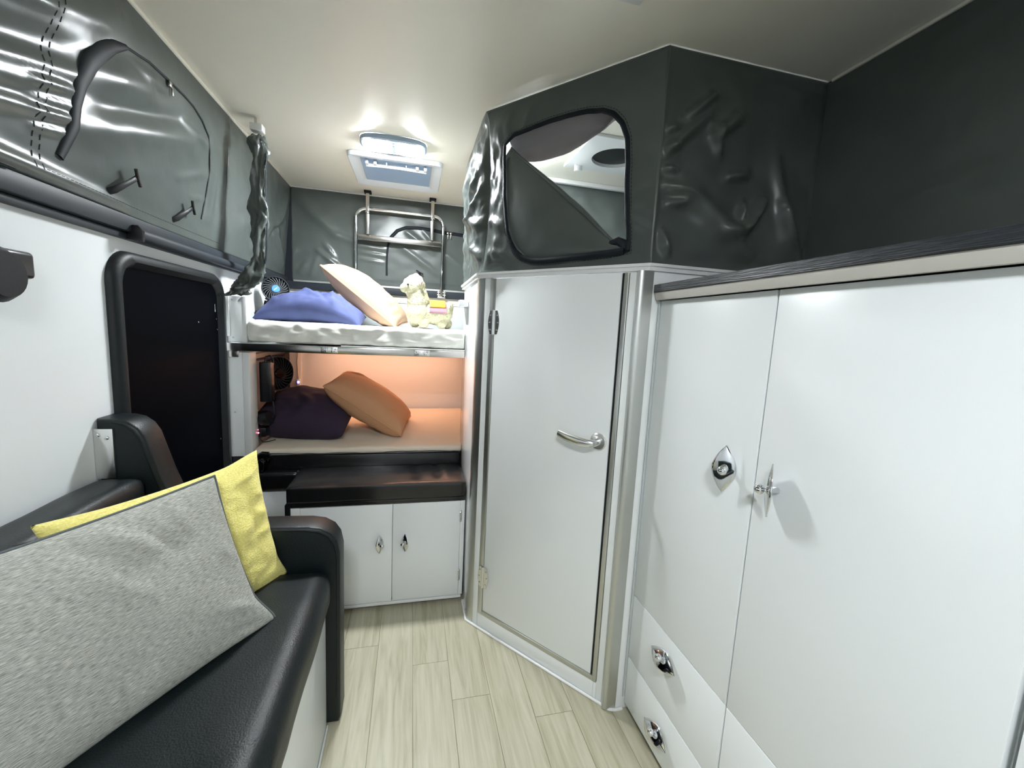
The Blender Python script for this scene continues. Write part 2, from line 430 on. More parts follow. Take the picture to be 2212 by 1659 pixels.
MB().tube(zp[:9], [(0.004, 0.010), (0.004, 0.012), (0.004, 0.014), (0.004, 0.014), (0.004, 0.017), (0.005, 0.021), (0.005, 0.020), (0.004, 0.015), (0.003, 0.006)], 8, flat=(1, 0, 0)).build('storm_flap', 'canvas_dark', left)
zz = MB().tube(zp[8:], (0.0025, 0.0035), 6, flat=(1, 0, 0)).build('zip', 'thread', left)
MB().box(zp[11].x - 0.002, zp[11].x + 0.006, 1.508, 1.522, 1.853, 1.870, 0.002).box(zp[11].x, zp[11].x + 0.004, 1.525, 1.531, 1.835, 1.862, 0.001).build('zip_pull', 'steel', zz)
st = MB()
for y0, dz in ((1.065, 0.0), (1.083, 0.0)):
    for k in range(26):
        z0 = 1.475 + 0.0185 * k; yy = y0 + 0.05 * smoothstep(1.5, 1.95, z0)
        st.tube([lc(yy, z0) + Vector((0.002, 0, 0)), lc(yy + 0.001, z0 + 0.011) + Vector((0.002, 0, 0))], 0.0009, 5)
for k in range(64):
    y0 = 1.09 + 0.0125 * k
    st.tube([lc(y0, 1.478) + Vector((0.002, 0, 0)), lc(y0 + 0.008, 1.478) + Vector((0.002, 0, 0))], 0.0006, 5)
st.build('stitching', 'thread', left)
for ty, tz in ((1.276, 1.492), (1.567, 1.493)):
    p = lc(ty, tz)
    o = MB().tube([p + Vector((-0.002, 0, -0.004)), p + Vector((0.012, 0.01, 0.006)), p + Vector((0.022, 0.045, 0.034)), p + Vector((0.025, 0.075, 0.056))], [(0.003, 0.009), (0.003, 0.009), (0.003, 0.007), (0.003, 0.007)], 8, flat=(1, 0, 0)).build('toggle_strap', 'rubber', left)
    e = p + Vector((0.027, 0.075, 0.056))
    MB().tube([e + Vector((0.004, -0.013, 0.018)), e, e + Vector((-0.002, 0.014, -0.018))], 0.0042, 8).build('toggle_bar', 'blackplastic', o)
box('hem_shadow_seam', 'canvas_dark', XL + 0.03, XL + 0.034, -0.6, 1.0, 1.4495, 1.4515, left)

# ---- left canvas beside the bunk, and the one behind the bunks
def rear_left(u, v):
    y = 1.935 + (YB - 0.004 - 1.935) * u; z = 1.452 + (CZ - 0.003 - 1.452) * v
    h = 0.006 * nz((y * 4, z * 5, 9), 1.0)
    p = (y, z)
    for a, b, wd, am in (((2.74, 1.93), (2.55, 1.68), 0.03, 0.016), ((2.55, 1.68), (2.72, 1.50), 0.03, 0.014), ((2.1, 1.60), (2.6, 1.72), 0.03, 0.010), ((2.2, 1.50), (2.5, 1.66), 0.02, 0.010), ((2.45, 1.62), (2.62, 1.72), 0.012, -0.012)):
        h += ridge(p, a, b, wd, am)
    e = min(smoothstep(0, 0.12, v), smoothstep(1, 0.9, v)) * smoothstep(1.0, 0.93, u)
    return Vector((lc_base(y, z) + 0.003 + h * e, y, z))
cw = thing('canvas_corner_wall', 'creased grey canvas on the left side of the upper bunk', 'canvas wall', (XL + 0.01, 2.35, 1.452))
MB().grid(rear_left, 80, 60).build('canvas_sheet', 'canvas', cw, smooth=180, solid=0.0015, flip=True)

def bc(x, z):
    h = 0.005 * nz((x * 4, z * 5, 3), 1.0); p = (x, z)
    for a, b, wd, am in (((-0.68, 1.93), (-0.44, 1.70), 0.035, 0.018), ((-0.56, 1.62), (-0.43, 1.52), 0.014, 0.02), ((-0.52, 1.66), (-0.46, 1.58), 0.01, 0.014),
                         ((-0.60, 1.56), (-0.66, 1.47), 0.02, 0.012), ((-0.55, 1.60), (-0.60, 1.45), 0.018, 0.010), ((-0.48, 1.72), (-0.25, 1.66), 0.02, 0.010),
                         ((-0.34, 1.665), (-0.17, 1.655), 0.010, 0.010), ((-0.33, 1.63), (-0.17, 1.615), 0.008, 0.010), ((-0.33, 1.59), (-0.18, 1.575), 0.008, 0.008),
                         ((-0.10, 1.70), (0.20, 1.50), 0.016, 0.010), ((-0.05, 1.78), (0.12, 1.66), 0.014, 0.012), ((0.05, 1.80), (0.14, 1.70), 0.012, 0.010), ((0.20, 1.66), (0.30, 1.60), 0.015, 0.008)):
        h += ridge(p, a, b, wd, am)
    e = smoothstep(1.435, 1.48, z) * smoothstep(CZ - 0.003, CZ - 0.07, z)
    return Vector((x, YB - 0.004 - h * e, z))
back = thing('canvas_rear_wall', 'grey canvas wall with an arched zip behind the upper bunk', 'canvas wall', (0.2, YB - 0.01, 1.43))
MB().grid(lambda u, v: bc(-0.70 + u * (XR + 0.70), 1.43 + v * (CZ - 0.003 - 1.43)), 180, 60).build('canvas_sheet', 'canvas', back, smooth=180, solid=0.0015)
arch = [(-0.160, 1.50), (-0.161, 1.56), (-0.160, 1.62), (-0.155, 1.68), (-0.135, 1.735), (-0.10, 1.775), (-0.05, 1.797), (0.02, 1.803), (0.10, 1.800), (0.18, 1.792), (0.24, 1.789), (0.33, 1.785)]
MB().tube([bc(x, z) + Vector((0, -0.003, 0)) for x, z in arch], [(0.003, 0.006)] * 4 + [(0.003, 0.010)] * 8, 8, flat=(0, 1, 0)).build('storm_flap', 'canvas_dark', back)
st = MB()
for zz_ in (1.463, 1.472):
    for k in range(60):
        x0 = -0.22 + 0.01 * k
        st.tube([bc(x0, zz_) + Vector((0, -0.002, 0)), bc(x0 + 0.006, zz_) + Vector((0, -0.002, 0))], 0.0006, 4)
st.build('stitching', 'thread', back)
for x in (0.21, 0.228):
    q = bc(x, 1.772); MB().box(q.x - 0.003, q.x + 0.003, q.y - 0.012, q.y - 0.004, 1.752, 1.788, 0.001).box(q.x - 0.007, q.x + 0.007, q.y - 0.013, q.y - 0.006, 1.784, 1.794, 0.001).build('zip_pull', 'steel', back)
q = bc(0.035, 1.50)
o = MB().tube([q + Vector((-0.012, 0.002, -0.03)), q + Vector((-0.006, -0.012, 0.0)), q + Vector((0.004, -0.02, 0.03))], (0.003, 0.008), 8, flat=(0, 1, 0)).build('toggle_strap', 'rubber', back)
e = q + Vector((0.005, -0.022, 0.032)); MB().tube([e + Vector((-0.022, 0, 0.012)), e, e + Vector((0.022, -0.002, -0.010))], 0.0045, 8).build('toggle_bar', 'blackplastic', o)

# ---- right wall canvas above the worktop
def rc(u, v):
    y = -0.6 + (1.10 + 0.6) * u; z = 1.40 + (CZ - 0.003 - 1.40) * v
    h = 0.010 * nz((y * 1.2, z * 9, 5), 1.0) + ridge((y, z), (0.2, 1.66), (0.9, 1.55), 0.03, 0.008) + ridge((y, z), (0.1, 1.75), (0.8, 1.68), 0.04, 0.008)
    e = min(smoothstep(0, 0.15, v), smoothstep(1, 0.9, v)) * smoothstep(1.0, 0.94, u)
    return Vector((XR - 0.003 - h * e, y, z))
rt = thing('canvas_side_wall', 'dark canvas wall above the worktop in shade', 'canvas wall', (XR - 0.01, 0.3, 1.40))
MB().grid(rc, 110, 40).build('canvas_sheet', 'canvas', rt, smooth=180, solid=0.0015)
box('hem', 'canvas_dark', XR - 0.010, XR - 0.001, -0.6, 1.07, 1.389, 1.399, rt, 0.002)

# ================================================================== shower cubicle
TZ = 1.385
sh = thing('shower_cubicle', 'white corner shower cubicle with a slanted front and aluminium posts', 'shower', (0.7, 1.55, 0.0))
SYB = 2.03
box('side_panel', 'gloss', A.x, A.x + 0.02, A.y + 0.008, SYB, 0.0, TZ, sh, 0.001)
box('rear_panel', 'gloss', A.x + 0.021, XR - 0.002, SYB - 0.02, SYB, 0.0, TZ, sh, 0.001)
box('end_panel', 'gloss', B.x + 0.012, XR - 0.002, B.y, B.y + 0.02, 0.0, TZ, sh, 0.001)
fp = MB(); dbox(fp, 0.02, 0.056, -0.02, 0.0, 0.0, TZ, 0.001); dbox(fp, 0.584, SL - 0.02, -0.02, 0.0, 0.0, TZ, 0.001); dbox(fp, 0.0565, 0.5835, -0.02, 0.0, 0.0, 0.062, 0.001)
fp.build('front_panel', 'gloss', sh)
for sj, zj in ((0.0553, 0.075), (0.5728, 0.062)):
    sm = MB(); dbox(sm, sj, sj + 0.001, -0.004, 0.0006, 0.004, zj); sm.build('panel_joint', 'grey', sh)
# aluminium posts
cp = MB(); 
pts = []
for k in range(9):
    a = k / 8
    d1 = NV; d2 = Vector((0, -1)); d = (d1 * (1 - a) + d2 * a).normalized()
    pts.append(B + Vector((-0.012, 0.02)) + d * 0.021)
poly = [DP(0.605, 0.0, 0.0025)] + [Vector((p.x, p.y, 0)) for p in pts] + [Vector((B.x + 0.014, B.y - 0.0025, 0)), Vector((B.x + 0.01, B.y + 0.01, 0)), DP(0.61, 0, -0.01)]
MB().prism(poly, (0, 0, 0.004), (0, 0, TZ)).build('corner_post', 'alu', sh)
lp = MB().prism([DP(0.032, 0, 0.0025), DP(0.006, 0, 0.0035), Vector((A.x - 0.003, A.y + 0.006, 0)), Vector((A.x - 0.0025, A.y + 0.03, 0)), Vector((A.x + 0.004, A.y + 0.03, 0)), DP(0.03, 0, -0.006)], (0, 0, 0.004), (0, 0, TZ)).build('corner_post', 'alu', sh)
# cap trim running round the top, with a small step
def offs(o):
    l0 = Vector((A.x - o, SYB + 0.05)); a = Vector((A.x - o, A.y - 0.0)); 
    # corner points of the offset polyline
    a = Vector((A.x - o, 0)); t = ((A + NV * o).x - a.x) / DV.x; a = A + NV * o - DV * t
    b = A + NV * o; t2 = (b.y - (B.y - o)) / (-DV.y); b = b + DV * t2
    return [l0, a, b, Vector((XR - 0.004, B.y - o))]
def ring(o0, o1, z0, z1):
    p0 = offs(o0); p1 = offs(o1); vs = []; fs = []
    for q in range(4):
        for (pp, z) in ((p0, z0), (p1, z0), (p1, z1), (p0, z1)): vs.append((pp[q].x, pp[q].y, z))
    for q in range(3):
        for k in range(4): fs.append((q * 4 + k, q * 4 + (k + 1) % 4, q * 4 + 4 + (k + 1) % 4, q * 4 + 4 + k))
    fs.append((0, 1, 2, 3)); fs.append((15, 14, 13, 12))
    return vs, fs
MB().add(*ring(-0.024, 0.007, TZ, TZ + 0.012)).add(*ring(-0.02, 0.012, TZ + 0.012, TZ + 0.020)).build('cap_trim', 'trim', sh)
# silicone bead along the floor
bd = [Vector((A.x - 0.004, 1.70, 0.003)), Vector((A.x - 0.004, A.y + 0.02, 0.003)), DP(-0.002, 0.003, 0.005), DP(0.02, 0.003, 0.005), DP(SL - 0.03, 0.003, 0.005), DP(SL - 0.005, 0.003, 0.006), Vector((B.x + 0.012, B.y - 0.006, 0.003)), Vector((0.682, B.y - 0.005, 0.003))]
MB().tube(bd, 0.005, 8).build('sealant_bead', 'trim', sh)

# shower door
dr = thing('door_2', 'white shower door with aluminium edging and lever handle', loc=tuple(DP(0.32, 0.06)), rot=DROT, kind='structure')
lf = MB(); dbox(lf, 0.083, 0.560, -0.016, 0.001, 0.083, TZ - 0.003, 0.001); leaf = lf.build('leaf', 'gloss', dr)
fr = MB()
dbox(fr, 0.0585, 0.0815, -0.016, 0.0035, 0.064, TZ - 0.003, 0.0012)
dbox(fr, 0.569, 0.5825, -0.016, 0.0045, 0.064, TZ - 0.003, 0.0012)
dbox(fr, 0.0815, 0.569, -0.016, 0.0035, 0.064, 0.0815, 0.0012)
fr.build('edging', 'alu', dr)
gp = MB(); dbox(gp, 0.561, 0.5685, -0.016, -0.002, 0.083, TZ - 0.003); gp.build('rubber_seal', 'rubber', dr)
for zc in (1.2255, 0.2275):
    hp = []
    for sgn in (-1, 1):
        m_ = MB(); pl = []
        for k in range(9):
            t = -1 + 2 * k / 8; pl.append(DP(0.0825 + sgn * (0.005 + 0.021 * (1 - 0.45 * t * t)), zc + 0.043 * t, 0.004))
        pl = [DP(0.0825 + sgn * 0.004, zc - 0.043, 0.004)] + pl + [DP(0.0825 + sgn * 0.004, zc + 0.043, 0.004)]
        if sgn > 0: pl = pl
        m_.prism(pl, Vector((NV.x, NV.y, 0)) * 0.0, Vector((NV.x, NV.y, 0)) * 0.0025)
        hp.append(m_)
    hm = MB()
    for m_ in hp: hm.add(m_.v, m_.f)
    hin = hm.build('hinge', 'satin', dr)
    MB().tube([DP(0.0825, zc - 0.044, 0.007), DP(0.0825, zc + 0.044, 0.007)], 0.0055, 12).build('hinge_pin', 'satin', hin)
    for sgn in (-1, 1):
        for t in (-0.62, 0, 0.62):
            c = DP(0.0825 + sgn * (0.0155 if t else 0.019), zc + 0.043 * t, 0.0062)
            MB().lathe([(0.0038, 0), (0.0034, 0.0012), (0.0015, 0.002)], c, (NV.x, NV.y, 0), 10).build('screw', 'chrome', hin)
N3 = Vector((NV.x, NV.y, 0))
hd = MB().lathe([(0.027, 0.0), (0.027, 0.006), (0.024, 0.009), (0.012, 0.010)], DP(0.527, 0.869, 0.001), N3, 28).build('rosette', 'satin', dr)
lv = [DP(0.527, 0.869, 0.008), DP(0.527, 0.869, 0.03), DP(0.523, 0.869, 0.042), DP(0.51, 0.869, 0.049), DP(0.48, 0.870, 0.051), DP(0.44, 0.874, 0.050), DP(0.405, 0.881, 0.046)]
MB().tube(lv, [0.011, 0.011, (0.012, 0.011), (0.013, 0.010), (0.014, 0.008), (0.013, 0.007), (0.011, 0.005)], 14, flat=(0, 0, 1)).build('lever_handle', 'satin', dr)

# shower canvas: slanted front with the window opening
HOLE = [(0.092, 1.835), (0.13, 1.858), (0.208, 1.864), (0.28, 1.868), (0.346, 1.866), (0.41, 1.862), (0.456, 1.852), (0.495, 1.832), (0.522, 1.802), (0.540, 1.760), (0.547, 1.70), (0.551, 1.628), (0.558, 1.56), (0.567, 1.498), (0.570, 1.446), (0.52, 1.440), (0.46, 1.438), (0.412, 1.436), (0.35, 1.434), (0.29, 1.432), (0.237, 1.434), (0.195, 1.448), (0.162, 1.472), (0.138, 1.505), (0.120, 1.545), (0.108, 1.60), (0.100, 1.67), (0.096, 1.74), (0.092, 1.79)]
def resample(pts, n):
    L = [0]; P = pts + [pts[0]]
    for a, b in zip(P[:-1], P[1:]): L.append(L[-1] + math.hypot(b[0] - a[0], b[1] - a[1]))
    out = []; j = 0
    for k in range(n):
        d = L[-1] * k / n
        while L[j + 1] < d: j += 1
        t = (d - L[j]) / (L[j + 1] - L[j]); a, b = P[j], P[j + 1]
        out.append((a[0] + (b[0] - a[0]) * t, a[1] + (b[1] - a[1]) * t))
    return out
NH = 160
hole = resample(HOLE, NH)
s0, s1, z0, z1 = 0.0, SL, 1.407, CZ - 0.003
cc = (0.33, 1.65)
def outer(p):
    dx, dz = p[0] - cc[0], p[1] - cc[1]; t = 1e9
    if dx > 1e-6: t = min(t, (s1 - cc[0]) / dx)
    if dx < -1e-6: t = min(t, (s0 - cc[0]) / dx)
    if dz > 1e-6: t = min(t, (z1 - cc[1]) / dz)
    if dz < -1e-6: t = min(t, (z0 - cc[1]) / dz)
    return (cc[0] + dx * t, cc[1] + dz * t)
out_ = [outer(p) for p in hole]
for corner in ((s0, z0), (s0, z1), (s1, z0), (s1, z1)):
    k = min(range(NH), key=lambda i: math.hypot(out_[i][0] - corner[0], out_[i][1] - corner[1])); out_[k] = corner
def rnd(s, z):
    return 0.036 * max(0.0, 1 - s / 0.10) ** 1.6 * max(0.0, math.sin(math.pi * (z - 1.407) / (CZ - 1.41))) ** 0.6 if s < 0.10 else 0.0
def dcan(s, z):
    h = 0.006 * nz((s * 9, z * 9, 11), 1.0) + ridge((s, z), (0.17, 1.87), (0.2, 1.93), 0.012, 0.008) + ridge((s, z), (0.09, 1.88), (0.12, 1.94), 0.01, 0.008)
    h += ridge((s, z), (0.57, 1.60), (0.63, 1.62), 0.012, 0.006) + ridge((s, z), (0.57, 1.53), (0.63, 1.50), 0.012, 0.006) + ridge((s, z), (0.02, 1.60), (0.09, 1.56), 0.014, 0.012) + ridge((s, z), (0.02, 1.48), (0.12, 1.46), 0.016, 0.014)
    h += 0.014 * abs(nz((s * 22, z * 13, 6), 1.0)) * smoothstep(0.13, 0.02, s)
    e = min(smoothstep(s0, s0 + 0.012, s), smoothstep(s1, s1 - 0.03, s), smoothstep(z0, z0 + 0.03, z), smoothstep(z1, z1 - 0.03, z))
    return DP(s, z, -0.004 + h * e - rnd(s, z))
sc = thing('shower_canvas', 'crumpled dark canvas around the top of the shower with an unzipped opening', 'canvas wall', (0.66, 1.3, 1.405))
NR = 16
def ringf(u, v):
    i = int(round(u * NH)) % NH; a = hole[i]; b = out_[i]
    return dcan(a[0] + (b[0] - a[0]) * v, a[1] + (b[1] - a[1]) * v)
MB().grid(ringf, NH, NR, closed_u=True).build('canvas_front', 'canvas', sc, smooth=180, solid=0.0015)
zo = [dcan(p[0], p[1]) + N3 * 0.002 for p in hole]
MB().tube(zo, (0.003, 0.0075), 8, closed=True, flat=N3).build('zip', 'canvas_dark', sc)
st = MB()
for k in range(0, NH):
    p = hole[k]; q = hole[(k + 1) % NH]
    ox, oz = p[0] - cc[0], p[1] - cc[1]; L = math.hypot(ox, oz); ox, oz = ox / L * 0.013, oz / L * 0.013
    a = dcan(p[0] + ox, p[1] + oz) + N3 * 0.0015; b = dcan(p[0] * 0.4 + q[0] * 0.6 + ox, p[1] * 0.4 + q[1] * 0.6 + oz) + N3 * 0.0015
    st.tube([a, b], 0.0008, 4)
st.build('stitching', 'thread', sc)
# unzipped flap folded down across the opening
lowpath = [(0.090, 1.80), (0.096, 1.74), (0.100, 1.67), (0.108, 1.60), (0.120, 1.545), (0.138, 1.505), (0.162, 1.472), (0.195, 1.448), (0.237, 1.434), (0.29, 1.432), (0.35, 1.434), (0.412, 1.436), (0.46, 1.438), (0.52, 1.441), (0.560, 1.444)]
foldp = [(0.115, 1.825), (0.17, 1.775), (0.22, 1.735), (0.27, 1.695), (0.32, 1.655), (0.36, 1.620), (0.395, 1.592), (0.425, 1.565), (0.455, 1.537), (0.485, 1.508), (0.51, 1.486), (0.53, 1.47), (0.545, 1.46), (0.558, 1.452), (0.568, 1.447)]
def lin(pts, t):
    x = t * (len(pts) - 1); i = min(int(x), len(pts) - 2); f = x - i
    return (pts[i][0] * (1 - f) + pts[i + 1][0] * f, pts[i][1] * (1 - f) + pts[i + 1][1] * f)
def flap(u, v):
    a = lin(lowpath, u); b = lin(foldp, u); s = a[0] + (b[0] - a[0]) * v; z = a[1] + (b[1] - a[1]) * v
    bul = math.sin(math.pi * min(1, v * 0.9)) * math.sin(math.pi * u) * 0.018 + 0.005 * nz((s * 6, z * 6, 2)) * math.sin(math.pi * u)
    return DP(s, z, -0.010 + bul)
fp_ = MB().grid(flap, 40, 16).build('door_flap', 'canvas', sc, smooth=180, solid=0.0015)
MB().tube([DP(*lin(foldp, k / 30), -0.010 + 0.018 * math.sin(math.pi * k / 30) * 0.3) for k in range(31)], [0.002 + 0.006 * math.sin(math.pi * min(1, k / 24)) for k in range(25)] + [0.002] * 6, 8).build('folded_edge', 'canvas', fp_)
MB().tube([DP(*lin(lowpath, 0.35 + 0.65 * k / 30), 0.004) for k in range(31)], (0.004, 0.010), 8, flat=N3).build('zip_tape', 'canvas_dark', fp_)
MB().tube([DP(0.50, 1.470, -0.006), DP(0.535, 1.476, -0.004), DP(0.562, 1.464, 0.002), DP(0.568, 1.444, 0.002)], [(0.004, 0.006), (0.004, 0.012), (0.004, 0.012), (0.003, 0.008)], 8, flat=N3).build('curled_corner', 'canvas_dark', fp_)
# loose cloth hanging at the head of the opening, inside
def hang(u, v):
    s = 0.095 + 0.435 * u; top = 1.862 + 0.022 * math.sin(math.pi * min(1, u * 1.15)) - 0.035 * smoothstep(0.85, 1, u)
    bot = 1.832 - 0.075 * math.sin(math.pi * min(1.0, 0.1 + u * 0.95)) ** 0.6 + 0.02 * smoothstep(0.5, 1, u) * u
    z = top + (bot - top) * v
    return DP(s, z, -0.014 - 0.03 * math.sin(math.pi * v) + 0.007 * nz((s * 14, z * 14, 4)))
MB().grid(hang, 40, 12).build('rolled_flap', 'canvas_in', sc, smooth=180, solid=0.002)

# left side of the shower canvas (bulging and creased)
def scl(u, v):
    y = A.y + (2.08 - A.y) * u; z = 1.407 + (CZ - 0.003 - 1.407) * v; p = (y, z)
    h = 0.010 * nz((y * 8, z * 8, 21), 1.0) + 0.008 * abs(nz((y * 14, z * 16, 2), 1.0))
    for a, b, wd, am in (((1.62, 1.80), (1.75, 1.70), 0.02, 0.02), ((1.60, 1.72), (1.80, 1.60), 0.018, 0.02), ((1.59, 1.58), (1.85, 1.66), 0.02, 0.018), ((1.60, 1.47), (1.75, 1.54), 0.02, 0.02), ((1.66, 1.90), (1.9, 1.75), 0.03, 0.015), ((1.8, 1.85), (1.95, 1.6), 0.03, 0.012)):
        h += ridge(p, a, b, wd, am)
    e = min(smoothstep(0, 0.1, v), smoothstep(1, 0.93, v)) * min(1, smoothstep(0, 0.06, u) + 0.15)
    e2 = math.sin(math.pi * v) * math.sin(math.pi * min(1, 0.12 + u * 0.8))
    k = rnd(0.0, z) * max(0.0, 1 - u / 0.22) ** 1.6
    return Vector((A.x - 0.001 - h * e - 0.018 * e2 - NV.x * k, y - NV.y * k, z))
def scl2(u, v):
    p = scl(u, v); k = max(0.0, 1 - u / 0.15) ** 2
    return p + (dcan(0.0, p.z) - scl(0.0, v)) * k if k else p
MB().grid(scl2, 90, 90).build('canvas_side', 'canvas', sc, smooth=180, solid=0.0015, flip=True)
# right hand end of the shower canvas, facing the camera
RE = [((0.66, 1.70), (0.80, 1.83), 0.012, 0.012), ((0.72, 1.80), (0.80, 1.87), 0.012, 0.016), ((0.80, 1.76), (0.88, 1.82), 0.016, 0.018), ((0.80, 1.80), (0.83, 1.72), 0.012, 0.014), ((0.66, 1.62), (0.76, 1.60), 0.012, 0.010),
      ((0.70, 1.64), (0.98, 1.44), 0.030, 0.018), ((0.93, 1.52), (1.00, 1.62), 0.016, 0.022), ((0.92, 1.55), (0.93, 1.60), 0.010, 0.016), ((0.86, 1.66), (0.94, 1.68), 0.012, 0.012), ((1.02, 1.75), (1.10, 1.47), 0.020, 0.012),
      ((0.84, 1.50), (0.96, 1.54), 0.02, 0.014), ((0.67, 1.50), (0.70, 1.42), 0.012, 0.012), ((0.68, 1.57), (0.74, 1.58), 0.01, 0.010), ((0.655, 1.66), (0.70, 1.66), 0.008, 0.010), ((0.655, 1.71), (0.70, 1.72), 0.008, 0.010), ((0.655, 1.76), (0.70, 1.77), 0.008, 0.010), ((1.06, 1.60), (1.15, 1.44), 0.02, 0.01)]
def sce(u, v):
    x = B.x - 0.002 + (XR + 0.004 - B.x) * u; z = 1.407 + (CZ - 0.003 - 1.407) * v
    h = 0.016 * nz((x * 4, z * 4, 33), 1.0)
    for a, b, wd, am in RE: h += ridge((x, z), a, b, wd * 1.1, am * 1.9)
    e = min(smoothstep(0, 0.08, v), smoothstep(1, 0.92, v)) * min(smoothstep(0, 0.04, u), smoothstep(1, 0.96, u))
    return Vector((x, B.y + 0.004 - h * e, z))
def sce2(u, v):
    p = sce(u, v); k = max(0.0, 1 - u / 0.10) ** 2
    return p + (dcan(SL, p.z) - sce(0.0, v)) * k if k else p
MB().grid(sce2, 120, 110).build('canvas_end', 'canvas', sc, smooth=180, solid=0.0015)
# far side of the shower canvas, seen through the opening
def scb(u, v):
    x = A.x + 0.01 + (XR - 0.004 - A.x - 0.01) * u; z = 1.407 + (CZ - 0.004 - 1.407) * v; y = 2.035 + 0.09 * v
    h = 0.012 * nz((x * 6, z * 8, 44), 1.0); e = min(smoothstep(0, 0.1, v), smoothstep(1, 0.9, v)) * min(smoothstep(0, 0.05, u), smoothstep(1, 0.95, u))
    return Vector((x, y - h * e, z))
MB().grid(scb, 60, 40).build('canvas_rear', 'canvas', sc, smooth=180, solid=0.0015)
tag(box('trim_5', 'trim', 0.27, XR - 0.01, 2.095, 2.118, CZ - 0.022, CZ - 0.0005, None, 0.004), 'white cornice strip inside the shower', kind='structure')
for tx, ty in ((0.24, 1.585), (0.645, 1.085)):
    pass

# shower roof vent, and an unseen light added to brighten the inside
vt = thing('roof_vent', 'white square roof vent with a round dark opening inside the shower', 'vent', (0.83, 1.75, CZ))
vm = MB(); n = 32; vs = []; fs = []
for k in range(n):
    a = 2 * math.pi * k / n; c_, s_ = math.cos(a), math.sin(a); m_ = max(abs(c_), abs(s_)); R = 0.165
    vs += [(0.83 + R * c_ / m_, 1.76 + R * s_ / m_, CZ - 0.001), (0.83 + R * c_ / m_, 1.76 + R * s_ / m_, CZ - 0.012), (0.83 + 0.112 * c_, 1.74 + 0.112 * s_, CZ - 0.022), (0.83 + 0.10 * c_, 1.74 + 0.10 * s_, CZ - 0.022), (0.83 + 0.10 * c_, 1.74 + 0.10 * s_, CZ - 0.006)]
for k in range(n):
    j = (k + 1) % n
    for q in range(4): fs.append((k * 5 + q, j * 5 + q, j * 5 + q + 1, k * 5 + q + 1))
vm.add(vs, fs).build('frame', 'trim', vt, smooth=30, flip=True)
MB().lathe([(0.101, 0.0), (0.101, 0.003)], (0.83, 1.74, CZ - 0.008), (0, 0, 1), 32).build('dark_opening', 'blackplastic', vt)
MB().box(0.70, 0.735, 1.87, 1.885, CZ - 0.040, CZ - 0.012, 0.003).build('latch', 'trim', vt)
sl = thing('ceiling_light', 'unseen round fill light added on the shower ceiling', 'light', (0.55, 1.80, CZ))
MB().lathe([(0.05, 0), (0.05, 0.012), (0.044, 0.016)], (0.48, 1.86, CZ - 0.017), (0, 0, 1), 24).build('rim', 'trim', sl)
MB().lathe([(0.041, 0), (0.043, 0.004)], (0.48, 1.86, CZ - 0.021), (0, 0, 1), 24).build('diffuser', 'showerfill', sl)

# ================================================================== entry door in the left wall
def rrect(y0, y1, z0, z1, r, n=8):
    pts = []
    for cy, cz, a0 in ((y1 - r, z1 - r, 0), (y0 + r, z1 - r, 90), (y0 + r, z0 + r, 180), (y1 - r, z0 + r, 270)):
        for k in range(n + 1):
            a = math.radians(a0 + 90 * k / n); pts.append((cy + r * math.cos(a), cz + r * math.sin(a)))
    return pts
d1 = thing('door_1', 'black framed entry door with dark flyscreen between sofa and bunks', loc=(XL, 1.58, 0.04), kind='structure')
o_ = rrect(1.262, 1.905, 0.05, 1.358, 0.085); i_ = rrect(1.306, 1.868, 0.09, 1.318, 0.06)
vs = []; fs = []; n = len(o_)
for k in range(n):
    vs += [(XL + 0.0005, *o_[k]), (XL + 0.012, *[(a * 0.96 + b * 0.04) for a, b in zip(o_[k], i_[k])]), (XL + 0.022, *[(a * 0.7 + b * 0.3) for a, b in zip(o_[k], i_[k])]), (XL + 0.022, *[(a * 0.35 + b * 0.65) for a, b in zip(o_[k], i_[k])]), (XL + 0.004, *i_[k])]
for k in range(n):
    j = (k + 1) % n
    for q in range(4): fs.append((k * 5 + q, k * 5 + q + 1, j * 5 + q + 1, j * 5 + q))
MB().add(vs, fs).build('door_frame', 'rubber', d1, smooth=50, flip=True)
MB().prism([(XL, *p) for p in i_], (0.0005, 0, 0), (0.004, 0, 0)).build('flyscreen', 'screen', d1)
for y, z0_, z1_ in ((1.842, 1.215, 1.245), (1.71, 1.172, 1.178), (1.85, 1.186, 1.190), (1.855, 1.145, 1.15), (1.845, 0.71, 0.716)):
    box('hinge_glint', 'chrome', XL + 0.004, XL + 0.007, y, y + 0.005, z0_, z1_, d1, 0.001)  # chrome specks put in for the highlights on the hinges
bl = thing('roller_blind', 'black roller tube mounted above the entry door', 'blind', (XL + 0.03, 1.75, 1.385))
MB().tube([(XL + 0.034, 1.345, 1.404), (XL + 0.034, 2.13, 1.404)], 0.015, 16).build('roller_tube', 'rail', bl)
for yy in (1.338, 2.127): MB().prism([(XL + 0.001, yy, 1.388), (XL + 0.05, yy, 1.384), (XL + 0.052, yy, 1.412), (XL + 0.04, yy, 1.426), (XL + 0.028, yy, 1.426)], (0, -0.005, 0), (0, 0.005, 0), 0.002).build('end_cap', 'blackplastic', bl)
# black wall fitting at the left edge of the photograph
wf = thing('wall_lamp', 'black wall fitting at the far left of the white wall', 'light', (XL + 0.02, 0.98, 1.25))
MB().box(XL + 0.0006, XL + 0.035, 0.90, 1.02, 1.252, 1.303, 0.008, 3).build('mounting_block', 'blackplastic', wf)
MB().lathe([(0.045, 0), (0.05, 0.01), (0.05, 0.03), (0.04, 0.045)], (XL + 0.001, 0.944, 1.255), (1, 0, 0), 28).build('round_base', 'rubber', wf)

